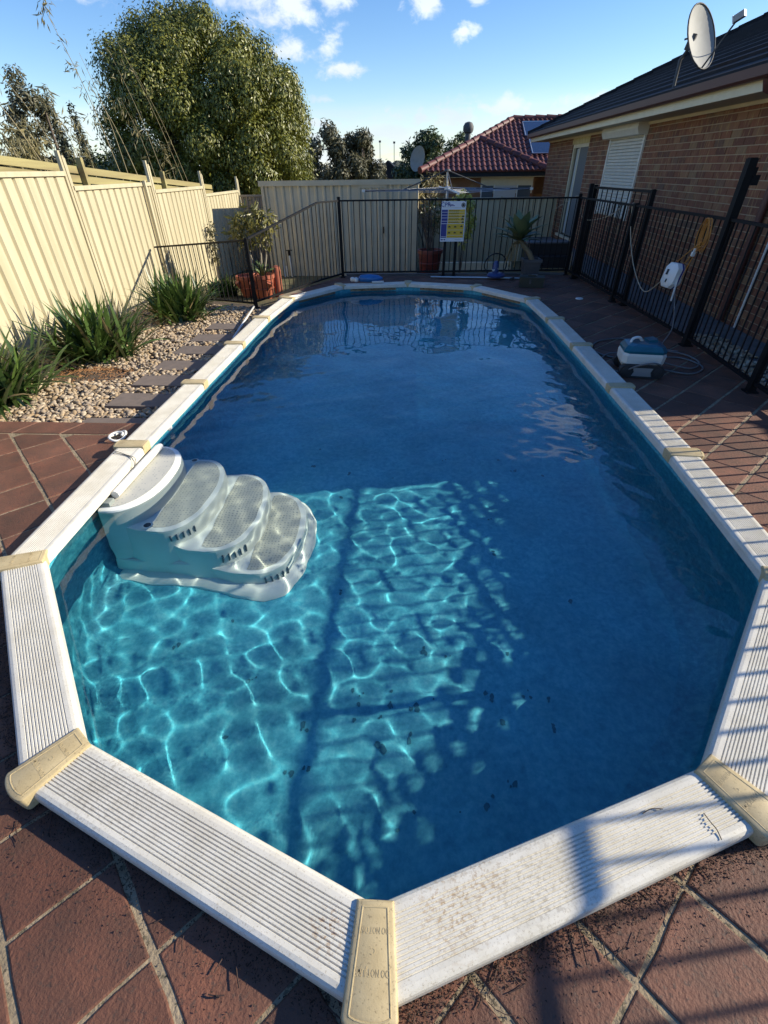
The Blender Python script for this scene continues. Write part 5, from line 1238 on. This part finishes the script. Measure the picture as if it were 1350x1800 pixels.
# black steps to the house door
stp = thing('door_steps', 'black two-tread steps against the house beyond the far fence', 'steps', (3.0, 9.4, 0)); m_stp = mat('black step plastic', (.018, .018, .02), .55)
MB().box(2.42, 3.25, 9.05, 9.30, .0, .20).build('lower_tread', m_stp, stp); MB().box(2.45, 3.25, 9.30, 9.75, .0, .40).build('upper_tread', m_stp, stp); MB().box(2.40, 3.27, 9.28, 9.77, .402, .43).build('lid', m_greypot, stp)
tag(MB().lathe([(.06, 0), (.06, .24), (.05, .28), (.035, .30), (.035, .34)], (3.10, 8.62, .0), 12).build('plastic_bottle', mat('cream bottle', (.62, .55, .42), .5), smooth=True, angle=40), 'cream plastic bottle standing behind the far fence corner', 'bottle')
# stone edging under the far fence
tag(MB().box(-1.2, 2.96, 8.285, 8.36, -.2, .028).build('concrete_edge', m_concrete), 'low concrete edging strip under the far pool fence', 'edging')

# ------------------------------------------------------------------ robot cleaner, its cable and power pack
rb = thing('robot_cleaner', 'teal and white robotic pool cleaner on the pavers beside the right coping', 'pool robot', (2.30, 2.98, 0))
RA = Matrix.Rotation(R(-9), 3, 'Z'); RC = Vector((2.315, 2.99, 0))
def rl(pts): return [tuple(RC+RA@Vector(p)) for p in pts]
def rloft(rings, name, m, smooth=False, parent=rb):
    mb = MB(); loft([rl(r_) for r_ in rings], mb); return mb.build(name, m, parent, smooth=smooth, angle=35)
def rr_(hx, hy, z, c=.04, dx=0, dy=0): return [(dx-hx+c, dy-hy, z), (dx+hx-c, dy-hy, z), (dx+hx, dy-hy+c, z), (dx+hx, dy+hy-c, z), (dx+hx-c, dy+hy, z), (dx-hx+c, dy+hy, z), (dx-hx, dy+hy-c, z), (dx-hx, dy-hy+c, z)]
m_teal = mat('teal plastic', (.008, .115, .16), .3, (.006, .09, .13), 8, coat=.2)
m_rwhite = mat('robot white', (.66, .65, .58), .4)
rloft([rr_(.165, .13, .085), rr_(.19, .15, .13), rr_(.195, .155, .20), rr_(.185, .15, .225)], 'body', m_rwhite)
rloft([rr_(.187, .152, .222), rr_(.19, .155, .245), rr_(.165, .135, .285), rr_(.12, .10, .30)], 'lid', m_teal)
rloft([rr_(.15, .12, .02, .03), rr_(.155, .125, .09, .03)], 'chassis', m_tyre)
mbx = MB(); 
for s in (-1, 1):
    tr_ = MB(); y_ = s*.155
    prof_t = [( .14+.062*math.cos(R(a)), .066+.060*math.sin(R(a))) for a in range(-90, 91, 22)]+[(-.14+.062*math.cos(R(a)), .066+.060*math.sin(R(a))) for a in range(90, 271, 22)]
    b0 = 0
    for yy in (y_-.035, y_+.035): tr_.v += rl([(px_, yy, pz_) for px_, pz_ in prof_t])
    k = len(prof_t); tr_.f = [(i, (i+1)%k, k+(i+1)%k, k+i) for i in range(k)]+[tuple(reversed(range(k))), tuple(range(k, 2*k))]
    tk = tr_.build('track', m_tyre, rb, smooth=True, angle=40)
    for xx in (-.14, .14):
        MB().lathe([(.045, 0), (.045, .006), (.03, .010)], RC+RA@Vector((xx, y_+s*.036, .066)), 14, RA@Matrix.Rotation(R(-90*s), 3, 'X')).build('wheel', m_tyre, tk, smooth=True, angle=40)
    pn = MB(); pn.v = rl([(-.09, y_+s*.037, .025), (.09, y_+s*.037, .025), (.075, y_+s*.040, .066), (.09, y_+s*.037, .105), (-.09, y_+s*.037, .105), (-.075, y_+s*.040, .066)]); pn.f = [(0, 1, 2, 3, 4, 5)]; pn.build('side_plate', mat('grey side plate', (.22, .23, .23), .5), tk)
hm = MB(); hm.tube([tuple(RC+RA@Vector(p)) for p in catmull([(-.13, -.03, .275), (-.12, -.02, .325), (-.06, .0, .335), (-.02, .02, .295)], 4)], .013, 8); hm.build('carry_handle', m_white, rb, smooth=True)
MB().bar(RC+RA@Vector((.02, .03, .30)), RC+RA@Vector((.10, .05, .31)), .10, .03).build('cable_swivel', m_teal, rb)
def cable(pts, r_, m, name, label, k=8): return tag(MB().tube(catmull(pts, k), r_, 7).build(name, m, smooth=True), label, 'cable')
m_cab = mat('grey cable', (.15, .145, .14), .5); rr = random.Random(9)
cp_ = [(2.36, 3.02, .31), (2.46, 3.10, .27), (2.62, 3.35, .05), (2.80, 3.62, .012), (2.78, 3.95, .012), (2.55, 4.10, .012), (2.25, 3.98, .012), (2.10, 3.68, .012), (2.22, 3.42, .012), (2.55, 3.38, .018), (2.92, 3.40, .012), (3.02, 3.12, .012), (2.82, 2.92, .012), (2.58, 3.02, .02), (2.52, 3.30, .026), (2.75, 3.58, .03), (3.0, 3.50, .02), (3.05, 3.25, .012), (2.85, 3.05, .02), (2.60, 3.25, .03), (2.30, 3.50, .03), (2.12, 3.40, .02), (2.07, 3.20, .014), (2.10, 3.02, .012), (2.12, 2.86, .05), (2.22, 2.79, .13), (2.35, 2.77, .16), (2.44, 2.80, .13), (2.46, 2.84, .09)]
cable(cp_, .0085, m_cab, 'robot_cable', 'grey cable lying in loose coils around the robot cleaner')
cable([(3.0, 3.62, .012), (2.90, 3.80, .012), (3.08, 4.05, .15), (3.10, 4.25, .42), (3.085, 4.35, .58)], .007, m_cab, 'power_lead', 'thin grey lead rising from the paving to the white power pack')
pk = thing('power_pack', 'white rounded power pack hanging on the house-side pool fence', 'power supply', (3.08, 4.35, .5)); PM = Matrix.Rotation(R(12), 3, 'Z')@Matrix.Rotation(R(10), 3, 'Y')
def pkl(c, rings, name, m):
    mb = MB(); loft([[tuple(Vector(c)+PM@Vector(p)) for p in r_] for r_ in rings], mb); mb.build(name, m, pk, smooth=True, angle=40)
def oct_(hy, hz, x_, c=.05): return [(x_, -hy+c, -hz), (x_, hy-c, -hz), (x_, hy, -hz+c), (x_, hy, hz-c), (x_, hy-c, hz), (x_, -hy+c, hz), (x_, -hy, hz-c), (x_, -hy, -hz+c)]
PCn = (3.06, 4.36, .64)
pkl(PCn, [oct_(.085, .105, -.075, .04), oct_(.105, .125, -.06), oct_(.11, .13, -.01)], 'front_shell', m_white); pkl(PCn, [oct_(.112, .132, -.01), oct_(.112, .132, .008)], 'seam', m_sb); pkl(PCn, [oct_(.11, .13, .008), oct_(.10, .12, .045), oct_(.06, .09, .06, .03)], 'back_shell', m_white)
MB().bar(Vector(PCn)+PM@Vector((-.079, .03, .0)), Vector(PCn)+PM@Vector((-.079, .03, .055)), .035, .006, up=(1, 0, 0)).build('display', m_sk, pk)
MB().bar(Vector(PCn)+PM@Vector((-.079, -.005, -.075)), Vector(PCn)+PM@Vector((-.079, -.005, -.04)), .018, .006, up=(1, 0, 0)).build('switch', m_sk, pk)
MB().bar((3.06, 4.25, .66), (3.05, 4.22, .40), .014, .014).build('stand_leg', m_white, pk)
# orange cord hung in a coil on the rail
oc = MB(); rr = random.Random(4)
for k in range(7):
    dy = rr.uniform(-.03, .03); ww = rr.uniform(.045, .12); hh = rr.uniform(.22, .32); xx = 3.145+rr.uniform(-.012, .012)
    oc.tube([(xx, 4.17+dy+ww*math.sin(R(a))*(1-.25*math.cos(R(a))), 1.215-hh/2+hh/2*math.cos(R(a))) for a in range(0, 361, 20)], .0042, 6)
oc.tube(catmull([(3.14, 4.18, 1.0), (3.12, 4.28, .82), (3.10, 4.36, .74)], 5), .0055, 6); oc.tube(catmull([(3.14, 4.17, .98), (3.12, 4.20, .86), (3.11, 4.24, .70), (3.11, 4.27, .62)], 5), .0055, 6)
oc.tube(catmull([(3.14, 4.16, 1.0), (3.12, 4.45, .80), (3.10, 4.62, .62)], 5), .0055, 6)
tag(oc.build('orange_cord', mat('orange cord', (.50, .20, .025), .45), smooth=True), 'orange extension cord hung in a coil on the house-side fence', 'cord')
tag(MB().bar((3.115, 4.21, .86), (3.115, 4.20, .90), .03, .03).bar((3.115, 4.20, .90), (3.115, 4.20, .935), .018, .018).build('power_plug', m_white), 'white plug hanging below the orange cord coil', 'plug')
m_rope = mat('cream lead', (.46, .38, .26), .6)
cable([(3.145, 4.55, .66), (3.08, 4.66, .53), (3.08, 5.03, .345), (3.08, 5.5, .52), (3.085, 5.92, .85), (3.09, 6.16, 1.20), (3.13, 6.22, 1.24), (3.15, 6.2, 1.15)], .006, m_rope, 'cream_lead', 'cream lead draped from the tall gate post down to the power pack')
cable([(3.10, 6.46, 1.24), (3.06, 6.8, 1.07), (3.06, 7.65, .935), (3.04, 8.2, .95), (2.97, 8.32, 1.24), (2.7, 8.34, 1.12), (2.3, 8.34, .86)], .006, m_rope, 'washing_cord', 'cream cord sagging between the fence corner and the tall gate')
tag(MB().lathe([(.055, 0), (.06, .006), (.05, .016), (.01, .018)], (2.665, 6.23, .002), 18).build('skimmer_lid', m_white, smooth=True, angle=40), 'round white plastic lid lying on the dark pavers', 'lid')
# white rod leaning by the low fence
tag(MB().tube([(-2.41, 6.02, -.06), (-2.24, 4.42, -.085)], .014, 8).build('white_rod', m_white, smooth=True), 'white rod lying on the gravel against the left coping', 'rod')

# ------------------------------------------------------------------ leaf litter round the near coping
lit = MB(); rr = random.Random(17); twigs = []
def near_pt(off_lo, off_hi):
    i = rr.choice([14, 15, 15, 16, 16, 17, 17, 17, 15]); a = IN[i]+MIT[i][1]*(CW); b_ = IN[(i+1)%NV]+MIT[(i+1)%NV][1]*(CW); n_ = seg_out(i); q = a.lerp(b_, rr.random())+n_*(off_lo+(off_hi-off_lo)*rr.random()**2.2); return q
for k in range(24000):
    q = near_pt(-.035, .055 if k % 5 else .16); l_ = rr.uniform(.0018, .0075); an = rr.uniform(0, 6.28); z_ = .001+rr.uniform(0, .008)
    lit.add([(q.x, q.y, z_), (q.x+l_*math.cos(an), q.y+l_*math.sin(an), z_+rr.uniform(0, .004)), (q.x+l_*.6*math.cos(an+1), q.y+l_*.6*math.sin(an+1), z_+rr.uniform(.001, .005))], [(0, 1, 2)])
tag(lit.build('leaf_litter', mat('dark leaf litter', (.030, .019, .012), .9, island=.8)), 'dark crumbled leaf litter caught along the near coping edge', 'litter', kind='stuff')
tw_ = MB()
for k in range(120):
    q = near_pt(-.01, .13); an = rr.uniform(0, 6.28); l_ = rr.uniform(.02, .075); c_ = rr.uniform(-.9, .9); pts = []; p = Vector((q.x, q.y, .004+rr.uniform(0, .006)))
    for j in range(4): pts.append(p.copy()); an += c_*.33; p = p+Vector((math.cos(an), math.sin(an), rr.uniform(-.03, .05)))*(l_/3)
    tw_.tube(pts, rr.uniform(.0009, .0019), 4)
tag(tw_.build('fallen_twigs', mat('fallen twig', (.055, .030, .022), .85, island=.4)), 'curled brown casuarina twigs scattered on the near pavers', 'twigs', kind='stuff')
for (pts, lb) in (([(.80, -1.085, .072), (.83, -1.072, .076), (.865, -1.07, .073)], 'small curved brown twig lying on the right front coping'), ([(.985, -1.075, .072), (.99, -1.10, .077), (1.0, -1.12, .075), (1.002, -1.145, .072)], 'short wavy brown twig near the right corner cap')):
    tag(MB().tube(catmull(pts, 4), .0016, 5).build('twig', m_bark), lb, 'twig')
